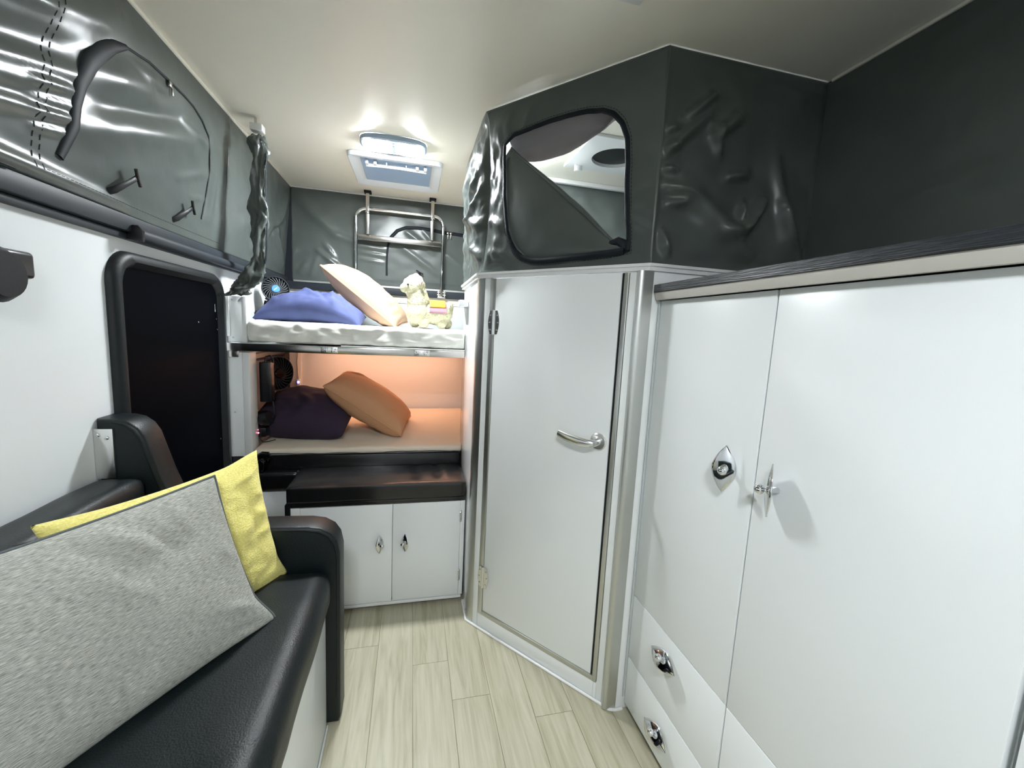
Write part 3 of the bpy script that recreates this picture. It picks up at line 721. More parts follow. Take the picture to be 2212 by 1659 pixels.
# ================================================================== cabinets on the right
def leaf_handle(parent, c, nrm, lng, L, W, lean):
    """pointed leaf plate leaning to one side, with a small ball knob"""
    c = Vector(c); nrm = Vector(nrm).normalized(); lng = Vector(lng).normalized(); lean = Vector(lean)
    fn = (nrm * math.cos(0.62) + lean * math.sin(0.62)).normalized(); sd = fn.cross(lng).normalized()
    o = c + nrm * (0.004 + W / 2 * math.sin(0.62))
    def f(u, v):
        t = 2 * u - 1; wd = (1 - abs(t) ** 1.8) * W / 2; q = 2 * v - 1
        return o + lng * (t * L / 2) + sd * (wd * q) + fn * (0.006 * (1 - t * t) - 0.004 * q * q * (1 - t * t))
    h = MB().grid(f, 24, 10).build('handle', 'chrome', parent, smooth=60, solid=0.0025, solid_off=0)
    MB().tube([c + nrm * 0.0002, o + fn * 0.004], 0.006, 10).build('handle_stem', 'chrome', h)
    MB().lathe([(0.004, 0.0), (0.004, 0.003), (0.0075, 0.005), (0.0100, 0.010), (0.0100, 0.013), (0.0075, 0.018), (0.003, 0.0205)], o + fn * 0.006, fn, 16).build('knob', 'chrome', h)
    return h
CX = 0.684
def unit(name, label, y0, y1, rows, handles):
    t = thing(name, label, 'cabinet', ((CX + XR) / 2, (y0 + y1) / 2, 0.03))
    box('body', 'white', CX + 0.019, XR - 0.004, y0 + 0.0005, y1 - 0.0005, 0.045, 1.303, t, 0.001)
    box('plinth', 'rubber', CX + 0.06, XR - 0.01, y0 + 0.001, y1 - 0.001, 0.0, 0.0445, t)
    for kind, a, b, hy, hz in rows:
        p = box(kind, 'white', CX, CX + 0.018, y0 + 0.0016, y1 - 0.0016, a + 0.0013, b - 0.0013, t, 0.0012)
        if hy is None: continue
        leaf_handle(p, (CX, hy, hz), (-1, 0, 0), (0, 0, 1) if kind == 'door' else (0, 1, 0), 0.105, 0.050, (0, -1 if hy > 0.677 else 1, 0) if kind == 'door' else (0, 0, 1))
    return t
unit('tall_cabinet', 'white tall cabinet with one door over two drawers beside the shower', 0.678, 1.070, (('door', 0.404, 1.304, 0.741, 0.924), ('drawer', 0.194, 0.404, 0.878, 0.346), ('drawer', 0.032, 0.194, 0.879, 0.120)), None)
unit('tall_cabinet', 'white tall cabinet with a wide door seen at the right', 0.277, 0.676, (('door', 0.404, 1.304, 0.621, 0.922), ('drawer', 0.194, 0.404, 0.48, 0.346), ('drawer', 0.032, 0.194, 0.48, 0.120)), None)
unit('tall_cabinet', 'white cabinet cut off by the lower right edge of the photo', -0.60, 0.270, (('door', 0.032, 1.304, -0.1, 0.9),), None)
wt = thing('worktop', 'dark wood grain worktop edge running above the white cabinets', 'worktop', (0.9, 0.24, 1.305))
box('top', 'worktop', 0.660, XR - 0.006, -0.60, 1.074, 1.3255, 1.347, wt, 0.0015)
MB().prism([(0.668, 0, 1.3045), (0.6785, 0, 1.3045), (0.6785, 0, 1.325), (0.664, 0, 1.325), (0.664, 0, 1.318)], (0, -0.6, 0), (0, 1.072, 0)).build('fascia', 'fascia', wt)
MB().box(0.6786, 0.69, 1.070, 1.0745, 0.05, 1.303, 0.001).build('end_strip', 'grey', wt)

# ================================================================== sofa along the left wall
so = thing('sofa', 'black upholstered bench sofa on a white base along the left wall', 'sofa', (-0.47, 0.3, 0.0))
box('base', 'white', XL + 0.006, -0.228, -0.7, 1.185, 0.0, 0.395, so, 0.001)
box('base_bead', 'trim', -0.2278, -0.222, -0.7, 1.185, 0.0, 0.007, so, 0.002)
def crease(p, n):
    return -0.006 * math.exp(-((p.y - 0.60 - 0.25 * (p.x + 0.4)) / 0.010) ** 2) if n.z > 0.3 else 0.0
soft_box(XL + 0.09, -0.207, -0.7, 1.186, 0.396, 0.515, 0.042, 26, 70, 10, 0.004, 5.0, crease).build('seat', 'leather', so, smooth=180)
soft_box(XL + 0.004, -0.632, -0.7, 1.186, 0.517, 0.802, 0.032, 10, 50, 14, 0.004, 5.0).build('backrest', 'leather', so, smooth=180)
# end panel with its stepped outline
prof = [(XL + 0.002, 0.004), (XL + 0.002, 0.938), (-0.70, 0.937), (-0.678, 0.931), (-0.658, 0.915), (-0.645, 0.892), (-0.635, 0.855), (-0.617, 0.79), (-0.598, 0.735), (-0.575, 0.690), (-0.54, 0.656), (-0.50, 0.640), (-0.45, 0.635), (-0.36, 0.633), (-0.275, 0.629), (-0.240, 0.622), (-0.213, 0.605), (-0.197, 0.580), (-0.190, 0.545), (-0.190, 0.10), (-0.190, 0.02), (-0.195, 0.004)]
pts3 = [(x, 1.19, z) for x, z in prof]
ep = MB().prism(pts3, (0, 0, 0), (0, 0.085, 0), 0.010, 3).build('end_panel', 'leather', so, smooth=50)
MB().tube([(x - 0.008, 1.1905, z - 0.008) for x, z in prof[2:20]], 0.0022, 6).build('piping', 'leather', ep)
br = MB().box(XL + 0.001, XL + 0.040, 1.1835, 1.1895, 0.79, 0.915, 0.001).build('bracket', 'satin', so)
for q in ((XL + 0.010, 0.900), (XL + 0.028, 0.893)):
    MB().lathe([(0.005, 0), (0.0045, 0.002), (0.002, 0.0035)], (q[0], 1.1836, q[1]), (0, -1, 0), 12).build('screw', 'chrome', br)

# ---- cushions
def pillow(name, mat, c, ex, ey, w, h, t, label, cat='cushion', pinch=0.07, amp=0.006, nscale=9.0, folds=(), seed=0.0, group=None, n=44, piping=None, pexp=0.42, bend=0.0, corner=None):
    ex = Vector(ex).normalized(); ey = Vector(ey); ey = (ey - ex * ex.dot(ey)).normalized(); ez = ex.cross(ey)
    rot = Matrix((ex, ey, ez)).transposed()
    root = thing(name, label, cat, tuple(c), rot, group)
    mw = Matrix.Translation(c) @ rot.to_4x4()
    def edge(u, v):
        x = u * w / 2 * (1 - pinch * (1 - v * v) * abs(u)); y = v * h / 2 * (1 - pinch * (1 - u * u) * abs(v))
        if corner:
            for cu, cv, du, dv in corner:
                k = smoothstep(0.55, 1.0, u * cu) * smoothstep(0.55, 1.0, v * cv); x += du * k; y += dv * k
        return x, y
    def pt(u, v, sgn):
        x, y = edge(u, v)
        prof_ = max(0.0, (1 - u * u) * (1 - v * v)) ** pexp
        e = min(1.0, 4 * (1 - max(abs(u), abs(v))))
        z = sgn * t / 2 * prof_ + amp * nz((x * nscale + seed, y * nscale, sgn * 3 + seed)) * e
        for a, b, wd, am in folds: z += sgn * ridge((u, v), a, b, wd, am) * e
        z += bend * (u * u)
        return mw @ Vector((x, y, z))
    mb = MB()
    mb.grid(lambda a, b: pt(2 * a - 1, 2 * b - 1, 1), n, n)
    k = len(mb.v)
    mb.grid(lambda a, b: pt(1 - 2 * a, 2 * b - 1, -1), n, n)
    bmx = bmesh.new(); vv = [bmx.verts.new(p) for p in mb.v]
    for f in mb.f: bmx.faces.new([vv[i] for i in f])
    bmesh.ops.remove_doubles(bmx, verts=bmx.verts, dist=0.0004)
    cover = MB().bm(bmx).build('cover', mat, root, smooth=180)
    if piping:
        pp = []
        for a, b in ([(2 * i / 24 - 1, -1) for i in range(24)] + [(1, 2 * i / 24 - 1) for i in range(24)] + [(1 - 2 * i / 24, 1) for i in range(24)] + [(-1, 1 - 2 * i / 24) for i in range(24)]):
            x, y = edge(a, b); pp.append(mw @ Vector((x, y, bend * a * a)))
        MB().tube(pp, piping[1], 6, closed=True).build('piping', piping[0], root)
    return root, mw
gd = Vector((0.577, 0.817, 0.045)).normalized()
TRg = Vector((-0.415, 1.052, 0.830)); BRg = Vector((-0.325, 0.955, 0.520))
Wg = 0.50
pillow('cushion', 'greycloth', (TRg + BRg) / 2 - gd * Wg / 2, gd, TRg - BRg, Wg, (TRg - BRg).length + 0.02, 0.12,
       'large grey chenille cushion with dark piping at the front of the sofa', amp=0.008, nscale=6, pinch=0.05,
       folds=(((0.1, 0.9), (0.35, 0.45), 0.06, 0.012), ((0.3, 0.85), (0.5, 0.3), 0.05, -0.010), ((0.8, 0.2), (0.95, -0.1), 0.05, 0.010), ((0.7, -0.5), (0.95, -0.7), 0.06, 0.012), ((0.0, 0.4), (0.2, 0.05), 0.07, 0.008), ((0.55, 0.95), (0.62, 0.5), 0.05, 0.010), ((-0.1, 0.95), (0.05, 0.55), 0.05, -0.008), ((0.85, 0.5), (0.97, 0.3), 0.04, -0.008), ((0.6, -0.8), (0.9, -0.9), 0.05, -0.010)),
       piping=('greypipe', 0.0035), n=60, corner=((1, -1, 0.02, -0.004),))
TRy = Vector((-0.366, 1.190, 0.822)); BRy = Vector((-0.312, 1.140, 0.510)); TLy = Vector((-0.675, 0.885, 0.815))
yd = Vector((0.545, 0.837, 0.035)).normalized()
Wy = 0.415
pillow('cushion', 'yellow', (TRy + BRy) / 2 - yd * Wy / 2 + Vector((-0.03, 0.03, 0)), yd, TRy - BRy, Wy, 0.345, 0.11,
       'yellow crinkled cotton cushion leaning behind the grey one', amp=0.010, nscale=16, pinch=0.06, seed=3.1,
       folds=(((0.75, 0.5), (1.0, 0.42), 0.05, 0.012), ((0.75, 0.2), (1.0, 0.15), 0.05, 0.012), ((0.7, -0.1), (1.0, -0.1), 0.05, 0.012), ((-0.3, 0.9), (-0.28, 0.6), 0.05, -0.010), ((0.6, 0.75), (1, 0.8), 0.05, 0.010)), n=56, corner=((1, 1, 0.008, 0.012), (1, -1, 0.014, 0.0), (-1, 1, -0.012, 0.004)))
# ================================================================== bunks
# ---- cupboard under the bunk, its bench cushion and the recessed part by the door
FY = 1.70
cb = thing('bunk_cupboard', 'white two door cupboard under the bunk bench', 'cupboard', (-0.11, 2.2, 0.0))
box('body', 'white', -0.452, A.x - 0.006, FY + 0.019, YB - 0.01, 0.04, 0.466, cb, 0.001)
box('plinth', 'plank', -0.445, A.x - 0.008, FY + 0.05, YB - 0.02, 0.0, 0.0395, cb)
box('bottom_edge', 'trim', -0.452, A.x - 0.012, FY - 0.001, FY + 0.0185, 0.018, 0.031, cb, 0.002)
box('frame_stile', 'white', 0.2155, A.x - 0.006, FY + 0.002, FY + 0.0185, 0.032, 0.466, cb, 0.001)
box('frame_stile', 'white', -0.452, -0.417, FY + 0.004, FY + 0.0185, 0.032, 0.466, cb, 0.001)
for x0, x1, hx in ((-0.416, -0.0667, -0.116), (-0.0643, 0.2145, -0.014)):
    d = box('door', 'white', x0, x1, FY, FY + 0.018, 0.034, 0.4655, cb, 0.0012)
    leaf_handle(d, (hx, FY, 0.300), (0, -1, 0), (0, 0, 1), 0.078, 0.036, (1 if hx < -0.06 else -1, 0, 0))
    if x0 > -0.2:
        for zc in (0.398, 0.126):
            hg = MB().prism([(0.2165 + 0.0065 * c_, FY + 0.001, zc + 0.028 * s_) for c_, s_ in [(math.cos(2 * math.pi * k / 20), (abs(math.sin(2 * math.pi * k / 20)) ** 0.5) * (1 if math.sin(2 * math.pi * k / 20) >= 0 else -1)) for k in range(20)]], (0, 0, 0), (0, -0.003, 0), 0.001).build('hinge', 'chrome', d)
            MB().tube([(0.2145, FY - 0.003, zc - 0.018), (0.2145, FY - 0.003, zc + 0.018)], 0.0032, 8).build('hinge_pin', 'chrome', hg)
bcsh = thing('bench_cushion', 'long black vinyl bench cushion on the bunk cupboard', 'cushion', (-0.11, 1.83, 0.468))
def sag(p, n):
    return (-0.006 * math.exp(-((p.x - 0.12) / 0.02) ** 2) + 0.004 * math.exp(-((p.x - 0.15) / 0.02) ** 2) - 0.005 * math.exp(-((p.x - 0.03) / 0.02) ** 2)) * smoothstep(1.72, 1.8, p.y) if n.z > 0.5 else 0.0
soft_box(-0.466, A.x - 0.005, FY - 0.006, 1.948, 0.487, 0.552, 0.007, 60, 24, 8, 0.002, 6, sag).build('cushion_pad', 'leather2', bcsh, smooth=40)
box('cushion_base', 'leather2', -0.452, A.x - 0.008, FY - 0.002, 1.948, 0.468, 0.486, bcsh, 0.003)
box('back_strip', 'leather2', -0.74, A.x - 0.006, 1.9495, 1.972, 0.468, 0.604, bcsh, 0.003)
rc_ = thing('corner_cupboard', 'narrow white cupboard recessed between entry door and bunk cupboard', 'cupboard', (-0.6, 1.93, 0.0))
box('body', 'white', XL + 0.004, -0.482, 1.91, 1.948, 0.0, 0.460, rc_, 0.001)
box('side_panel', 'rubber', -0.481, -0.4535, 1.735, 1.948, 0.0, 0.466, rc_, 0.001)
tag(soft_box(XL + 0.004, -0.470, 1.893, 1.948, 0.462, 0.545, 0.012, 24, 10, 8, 0.002, 6).build('bench_cushion', 'leather2', None, smooth=60), 'short black bench cushion set back beside the entry door', 'cushion')

# ---- end post of the bunks
po = thing('bunk_end_post', 'white boxed post at the left end of the bunks', 'post', (-0.70, 1.97, 0.605))
box('lower_post', 'white', XL + 0.002, -0.690, 1.952, 2.02, 0.606, 1.055, po, 0.001)
box('post_edge', 'trim', -0.6895, -0.662, 1.95, 2.03, 0.606, 1.055, po, 0.002)
box('upper_post', 'white', XL + 0.002, -0.688, 1.96, 1.99, 1.095, 1.285, po, 0.001)
box('upper_edge', 'trim', -0.6875, -0.670, 1.955, 1.995, 1.095, 1.285, po, 0.002)
box('edge_bead', 'trim', XL + 0.002, XL + 0.012, 1.952, 1.9595, 1.12, 1.285, po, 0.001)
for z in (0.80, 1.115, 1.27): MB().lathe([(0.004, 0), (0.003, 0.001)], (XL + 0.022, 1.9515 if z < 1 else 1.9595, z), (0, -1, 0), 8).build('screw', 'grey', po)

# ---- upper bunk
ub = thing('upper_bunk', 'white upper bunk base with a stainless front rail', 'bunk', (-0.2, 2.3, 1.062))
def notch(p):
    k = smoothstep(0.236, 0.262, p.x)
    return Vector((p.x, p.y + k * (2.075 - 1.95) * (2.75 - p.y) / 0.8, p.z))
base = soft_box(XL + 0.006, XR - 0.01, 1.958, YB - 0.012, 1.070, 1.084, 0.002, 120, 20, 1, 0, 1, None, notch).build('deck', 'white', ub, smooth=30)
rl = box('front_rail', 'steel', XL + 0.003, A.x - 0.002, 1.928, 1.950, 1.0615, 1.0935, ub, 0.002)
box('rail_top', 'trim', -0.30, A.x - 0.002, 1.931, 1.950, 1.094, 1.098, ub, 0.001)
for xc, n_ in ((-0.345, 0), (0.045, 1)):
    hg = MB().box(xc - 0.034, xc + 0.034, 1.9235, 1.9275, 1.064, 1.091, 0.002).build('hinge_plate', 'satin', rl)
    for dx in (-0.012, 0.012): MB().box(xc + dx - 0.004, xc + dx + 0.004, 1.914, 1.923, 1.068, 1.090, 0.002).build('hinge_knuckle', 'chrome' if not n_ else 'satin', hg)
    for dx, dz in ((-0.024, 0.004), (-0.020, -0.005), (0.020, -0.005), (0.024, 0.004)): MB().ball((xc + dx, 1.922, 1.078 + dz), 0.0036, 1).build('rivet', 'chrome', hg)
box('drop_strap', 'steel', -0.74, -0.70, 1.942, 1.9495, 1.035, 1.0605, ub, 0.001)
def wr(p, n):
    if n.y < -0.3:
        return 0.008 * math.sin(p.x * 55 + 8 * nz((p.x * 3, p.z * 5, 1))) * nz((p.x * 5, p.z * 14, 7)) + 0.006 * nz((p.x * 20, p.z * 30, 3))
    return 0.003 * nz((p.x * 8, p.y * 8, 2))
def mat_map(p):
    p = notch(p); t = (p.x + 0.68) / 0.92
    return Vector((p.x, p.y, p.z + 0.006 * (1 - t) * smoothstep(1.15, 1.19, p.z) if p.x < 0.3 else p.z))
tag(soft_box(-0.668, XR - 0.02, 1.940, YB - 0.02, 1.0865 + 0.012, 1.186, 0.022, 170, 40, 14, 0.003, 5, wr, mat_map).build('mattress', 'sheet', None, smooth=180), 'white sheeted mattress on the upper bunk', 'mattress')
# ---- lower bunk
def lowmap(p):
    p = notch(p); t = smoothstep(1.98, 2.7, p.y)
    return Vector((p.x, p.y, p.z + (0.032 * t if p.z > 0.6 else 0)))
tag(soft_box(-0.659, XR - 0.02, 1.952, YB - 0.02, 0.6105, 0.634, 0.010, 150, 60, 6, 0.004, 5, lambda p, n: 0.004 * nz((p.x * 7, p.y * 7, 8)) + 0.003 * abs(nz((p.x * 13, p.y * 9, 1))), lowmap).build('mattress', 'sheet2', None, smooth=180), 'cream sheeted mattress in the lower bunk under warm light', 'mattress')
MB().add(*[[ (XL + 0.004, 1.974, 0.57), (A.x - 0.004, 1.974, 0.57), (A.x - 0.004, YB - 0.012, 0.57), (XL + 0.004, YB - 0.012, 0.57), (XL + 0.004, 1.974, 0.6045), (A.x - 0.004, 1.974, 0.6045), (A.x - 0.004, YB - 0.012, 0.6045), (XL + 0.004, YB - 0.012, 0.6045)], [(0, 3, 2, 1), (4, 5, 6, 7), (0, 1, 5, 4), (1, 2, 6, 5), (2, 3, 7, 6), (3, 0, 4, 7)]]).build('bunk_board', 'white', None)
tag(bpy.data.objects['bunk_board'], 'white board carrying the lower bunk mattress', 'bunk')
# warm led bar under the upper bunk
ld = thing('led_bar', 'warm led bar fixed under the upper bunk', 'light', (-0.1, 2.49, 1.06))
box('housing', 'trim', -0.55, 0.30, 2.575, 2.605, 1.058, 1.0685, ld, 0.002)
box('diffuser', 'led', -0.545, 0.295, 2.579, 2.601, 1.0535, 1.0575, ld, 0.001)

# ---- lower bunk pillows
pillow('pillow', 'navy', Vector((-0.500, 2.235, 0.742)), Vector((1, -0.10, -0.06)), Vector((0.0, 0.93, 0.34)), 0.42, 0.36, 0.19,
       'dark navy pillow in the lower bunk', 'pillow', amp=0.012, nscale=7, seed=1.0, pinch=0.03, pexp=0.36, folds=(((-0.2, 0.2), (0.2, -0.4), 0.08, 0.010), ((-0.6, -0.2), (-0.1, -0.6), 0.07, -0.008)))
pillow('pillow', 'tan', Vector((-0.205, 2.285, 0.785)), Vector((0.83, -0.06, -0.55)), Vector((0.10, 0.96, 0.10)), 0.44, 0.34, 0.19,
       'tan velvet pillow leaning on the navy pillow in the lower bunk', 'pillow', amp=0.008, nscale=7, seed=5.0, pinch=0.03, pexp=0.36, piping=('tan', 0.004), folds=(((0.4, -0.9), (0.7, -0.4), 0.06, -0.008), ((-0.9, 0.2), (-0.5, 0.3), 0.06, 0.01)))
# ---- upper bunk pillows
pillow('pillow', 'blue', Vector((-0.456, 2.150, 1.262)), Vector((1, -0.04, -0.035)), Vector((0.02, 0.95, 0.22)), 0.45, 0.21, 0.150,
       'crumpled blue cotton pillow on the upper bunk', 'pillow', amp=0.014, nscale=11, seed=2.0, pinch=0.02, pexp=0.40, bend=-0.050,
       folds=(((0.3, 0.9), (0.5, -0.9), 0.05, 0.014), ((0.5, 0.6), (0.8, -0.9), 0.06, 0.016), ((0.1, 0.6), (0.35, -0.8), 0.05, -0.012), ((-0.9, 0.3), (-0.6, -0.8), 0.05, 0.014), ((-0.3, 0.4), (0.2, -0.5), 0.06, 0.01), ((0.6, 0.0), (0.95, -0.4), 0.05, -0.012)))
pillow('pillow', 'peach', Vector((-0.232, 2.390, 1.342)), Vector((0.785, -0.06, -0.615)), Vector((0.12, 0.97, 0.10)), 0.455, 0.36, 0.165,
       'peach velvet pillow with a piped edge leaning on the upper bunk', 'pillow', amp=0.007, nscale=8, seed=6.0, pinch=0.03, pexp=0.40, piping=('peach', 0.005), folds=(((0.55, -0.95), (0.65, -0.3), 0.05, -0.010), ((0.8, -0.9), (0.85, -0.2), 0.04, -0.010), ((0.2, -0.9), (0.5, -0.5), 0.05, 0.008)))

# ================================================================== ceiling light, roof hatch
def ceiling_lamp(cx, cy, diff, label, drop=0.012):
    t = thing('ceiling_light', label, 'light', (cx, cy, CZ))
    W2, D2 = 0.137, 0.076
    def ov(sx, sy, z, p=3.2, n=40):
        out = []
        for k in range(n):
            a = 2 * math.pi * k / n; c_, s_ = math.cos(a), math.sin(a)
            r = (abs(c_) ** p + abs(s_) ** p) ** (-1 / p); out.append((cx + sx * r * c_, cy + sy * r * s_, z))
        return out
    n = 40; rings = [ov(W2, D2, CZ - 0.0008), ov(W2, D2, CZ - 0.017), ov(W2 * 0.96, D2 * 0.93, CZ - 0.021), ov(W2 * 0.92, D2 * 0.84, CZ - 0.021), ov(W2 * 0.92, D2 * 0.84, CZ - 0.012)]
    vs = [p for r in rings for p in r]; fs = []
    for i in range(4):
        for k in range(n): fs.append((i * n + k, (i + 1) * n + k, (i + 1) * n + (k + 1) % n, i * n + (k + 1) % n))
    fs.append(tuple(range(4 * n, 5 * n)))
    MB().add(vs, fs).build('rim', 'lamprim', t, smooth=40)
    for sg in (-1, 1):
        x0, x1 = (0.016, W2 * 0.90); pl = []
        for a in rrect(x0, x1, -D2 * 0.78, D2 * 0.78, 0.03, 6): pl.append((cx + sg * a[0], cy + a[1], CZ - 0.013))
        MB().prism(pl, (0, 0, 0), (0, 0, -drop), 0.004 if drop > 0.01 else 0.001, 2).build('diffuser', diff, t)
    MB().box(cx - 0.013, cx + 0.013, cy - 0.055, cy + 0.055, CZ - 0.024, CZ - 0.0125, 0.004).build('switch_bar', 'lamprim', t)
    MB().lathe([(0.010, 0), (0.008, 0.006), (0.004, 0.008)], (cx, cy - 0.04, CZ - 0.024), (0, 0, -1), 12).build('switch', 'lamprim', t)
    return t
ceiling_lamp(-0.090, 1.972, 'lamp', 'lit twin panel ceiling light with a grey rim above the bunks')
ceiling_lamp(-0.090, -0.55, 'lamp2', 'twin panel ceiling light behind the camera', 0.0065)

ht = thing('roof_hatch', 'pale roof hatch with a clip bar in the ceiling over the bunks', 'hatch', (-0.088, 2.32, CZ))
x0, x1, y0, y1 = -0.302, 0.128, 2.105, 2.53
fr_ = [(x0, y0), (x1, y0), (x1, y1), (x0, y1)]
vs = []; fs = []
o4 = rrect(x0, x1, y0, y1, 0.03, 5); i4 = rrect(x0 + 0.05, x1 - 0.05, y0 + 0.05, y1 - 0.05, 0.02, 5); n = len(o4)
for k in range(n):
    vs += [(*o4[k], CZ - 0.0008), (*o4[k], CZ - 0.014), (*[(a * 0.93 + b * 0.07) for a, b in zip(o4[k], i4[k])], CZ - 0.020), (*[(a * 0.3 + b * 0.7) for a, b in zip(o4[k], i4[k])], CZ - 0.016), (*i4[k], CZ - 0.003)]
for k in range(n):
    j = (k + 1) % n
    for q in range(4): fs.append((k * 5 + q, k * 5 + q + 1, j * 5 + q + 1, j * 5 + q))
MB().add(vs, fs).build('frame', 'hatch', ht, smooth=40, flip=False)
MB().box(x0 + 0.052, x1 - 0.052, y0 + 0.052, y1 - 0.052, CZ - 0.0045, CZ - 0.0015).build('blind', 'lidflare', ht)
bar = [(x0 + 0.075 + (x1 - x0 - 0.15) * k / 12, y0 + 0.105 - 0.012 * math.sin(math.pi * k / 12), CZ - 0.022) for k in range(13)]
cbr = MB().tube(bar, (0.007, 0.004), 8, flat=(0, 0, 1)).build('clip_bar', 'trim', ht)
for xx in (x0 + 0.080, x0 + 0.118, x1 - 0.118, x1 - 0.080): MB().box(xx - 0.007, xx + 0.007, y0 + 0.066, y0 + 0.094, CZ - 0.026, CZ - 0.012, 0.002).build('clip', 'trim', cbr)
for xx in (x0 + 0.17, x1 - 0.17): MB().box(xx - 0.002, xx + 0.002, y0 + 0.066, y0 + 0.094, CZ - 0.024, CZ - 0.014).build('rib', 'trim', cbr)
tag(MB().box(0.345, 0.50, 0.80, 0.982, CZ - 0.010, CZ - 0.0006, 0.003).build('ceiling_plate', 'trim', None), 'small white plate at the top edge of the ceiling', 'plate')

# ================================================================== roof lifting frame behind the upper bunk
lf = thing('roof_lift_frame', 'bent stainless tube frame that lifts the roof behind the bunk', 'frame', (-0.08, 2.70, 1.385))
ty = 2.715
def arcp(cx_, cz_, r, a0, a1, n=7): return [(cx_ + r * math.cos(math.radians(a0 + (a1 - a0) * k / n)), ty, cz_ + r * math.sin(math.radians(a0 + (a1 - a0) * k / n))) for k in range(n + 1)]
path = [(-0.335, ty, 1.384), (-0.335, ty, 1.6)] + arcp(-0.275, 1.812, 0.06, 180, 90) + arcp(0.115, 1.812, 0.06, 90, 0) + [(0.175, ty, 1.6), (0.175, ty, 1.384)]
MB().tube(path, 0.0105, 12).build('tube_frame', 'chrome', lf)
MB().box(-0.324, 0.164, ty - 0.012, ty + 0.012, 1.690, 1.722, 0.003).build('crossbar', 'steel', lf)
for xx in (-0.268, 0.108):
    o = MB().box(xx - 0.010, xx + 0.010, ty - 0.028, ty - 0.014, 1.723, 1.958, 0.002).build('lift_arm', 'steel', lf)
    MB().box(xx - 0.02, xx + 0.02, ty - 0.034, ty + 0.01, 1.956, 1.9692, 0.002).build('arm_bracket', 'rubber', o)
    MB().lathe([(0.012, 0), (0.012, 0.006), (0.006, 0.010)], (xx, ty - 0.029, 1.845), (0, -1, 0), 12).build('bolt', 'chrome', o)
for xx in (-0.335, 0.175):
    o = MB().box(xx - 0.024, xx + 0.024, ty - 0.016, ty + 0.0235, 1.380, 1.388, 0.001).box(xx - 0.022, xx - 0.014, ty - 0.014, ty + 0.02, 1.388, 1.425, 0.001).box(xx + 0.014, xx + 0.022, ty - 0.014, ty + 0.02, 1.388, 1.425, 0.001).build('foot_bracket', 'satin', lf)
    for dz in (0.012, 0.028): MB().tube([(xx - 0.026, ty - 0.002, 1.388 + dz), (xx + 0.026, ty - 0.002, 1.388 + dz)], 0.0045, 8).build('bolt', 'chrome', o)

# ================================================================== tied back curtain at the bunk front
cu = thing('curtain', 'rolled and tied grey vinyl curtain hanging at the bunk front', 'curtain', (-0.62, 1.93, 1.28))
cpath = [(-0.600, 1.925, 1.905), (-0.598, 1.925, 1.86), (-0.600, 1.925, 1.78), (-0.603, 1.925, 1.68), (-0.600, 1.922, 1.60), (-0.606, 1.922, 1.52), (-0.606, 1.92, 1.45), (-0.618, 1.92, 1.40), (-0.640, 1.918, 1.35), (-0.672, 1.915, 1.31), (-0.690, 1.915, 1.288)]
def cint(t):
    x = t * (len(cpath) - 1); i = min(int(x), len(cpath) - 2); f = x - i
    return Vector(cpath[i]).lerp(Vector(cpath[i + 1]), f)
def cfn(u, v):
    c = cint(v); a = 2 * math.pi * u
    wv = 0.024 + 0.006 * math.sin(v * 17 + 1.0) + 0.014 * smoothstep(0.65, 1, v) - 0.010 * smoothstep(0.06, 0, v)
    r = 1 + 0.55 * nz((math.cos(a) * 1.3, math.sin(a) * 1.3, v * 11)) + 0.30 * math.sin(a * 3 + v * 12) + 0.25 * abs(nz((math.cos(a) * 2.5, math.sin(a) * 2.5, v * 20)))
    return c + Vector((math.cos(a) * wv * r, math.sin(a) * wv * 0.75 * r, 0.01 * nz((a, v * 8, 3))))
MB().grid(cfn, 48, 90, closed_u=True).build('rolled_cloth', 'canvas', cu, smooth=60)
MB().tube([cint(v / 16) + Vector((0.030 + 0.010 * smoothstep(10, 16, v), -0.006, 0)) for v in range(2, 15)], (0.0025, 0.006), 8, flat=(1, 0, 0)).build('strap', 'canvas_dark', cu)
MB().box(-0.622, -0.578, 1.905, 1.945, 1.918, 1.944, 0.003).build('clamp', 'trim', cu)
MB().tube([(-0.606, 1.925, 1.944), (-0.606, 1.925, 1.9692)], 0.005, 8).build('stud', 'steel', cu)

# ================================================================== wall mounted catch at the right of the upper bunk
tk = thing('bunk_catch', 'white plastic catch on the shower side panel by the upper bunk', 'catch', (0.228, 1.88, 1.22))
MB().box(0.198, A.x - 0.0006, 1.850, 1.902, 1.292, 1.322, 0.005, 3).build('bar', 'trim', tk)
MB().prism([(0.222, 1.874, 1.2918), (A.x - 0.0006, 1.874, 1.2918), (A.x - 0.0006, 1.874, 1.215), (0.233, 1.874, 1.215)], (0, 0, 0), (0, 0.016, 0), 0.002).build('tapered_stem', 'trim', tk)

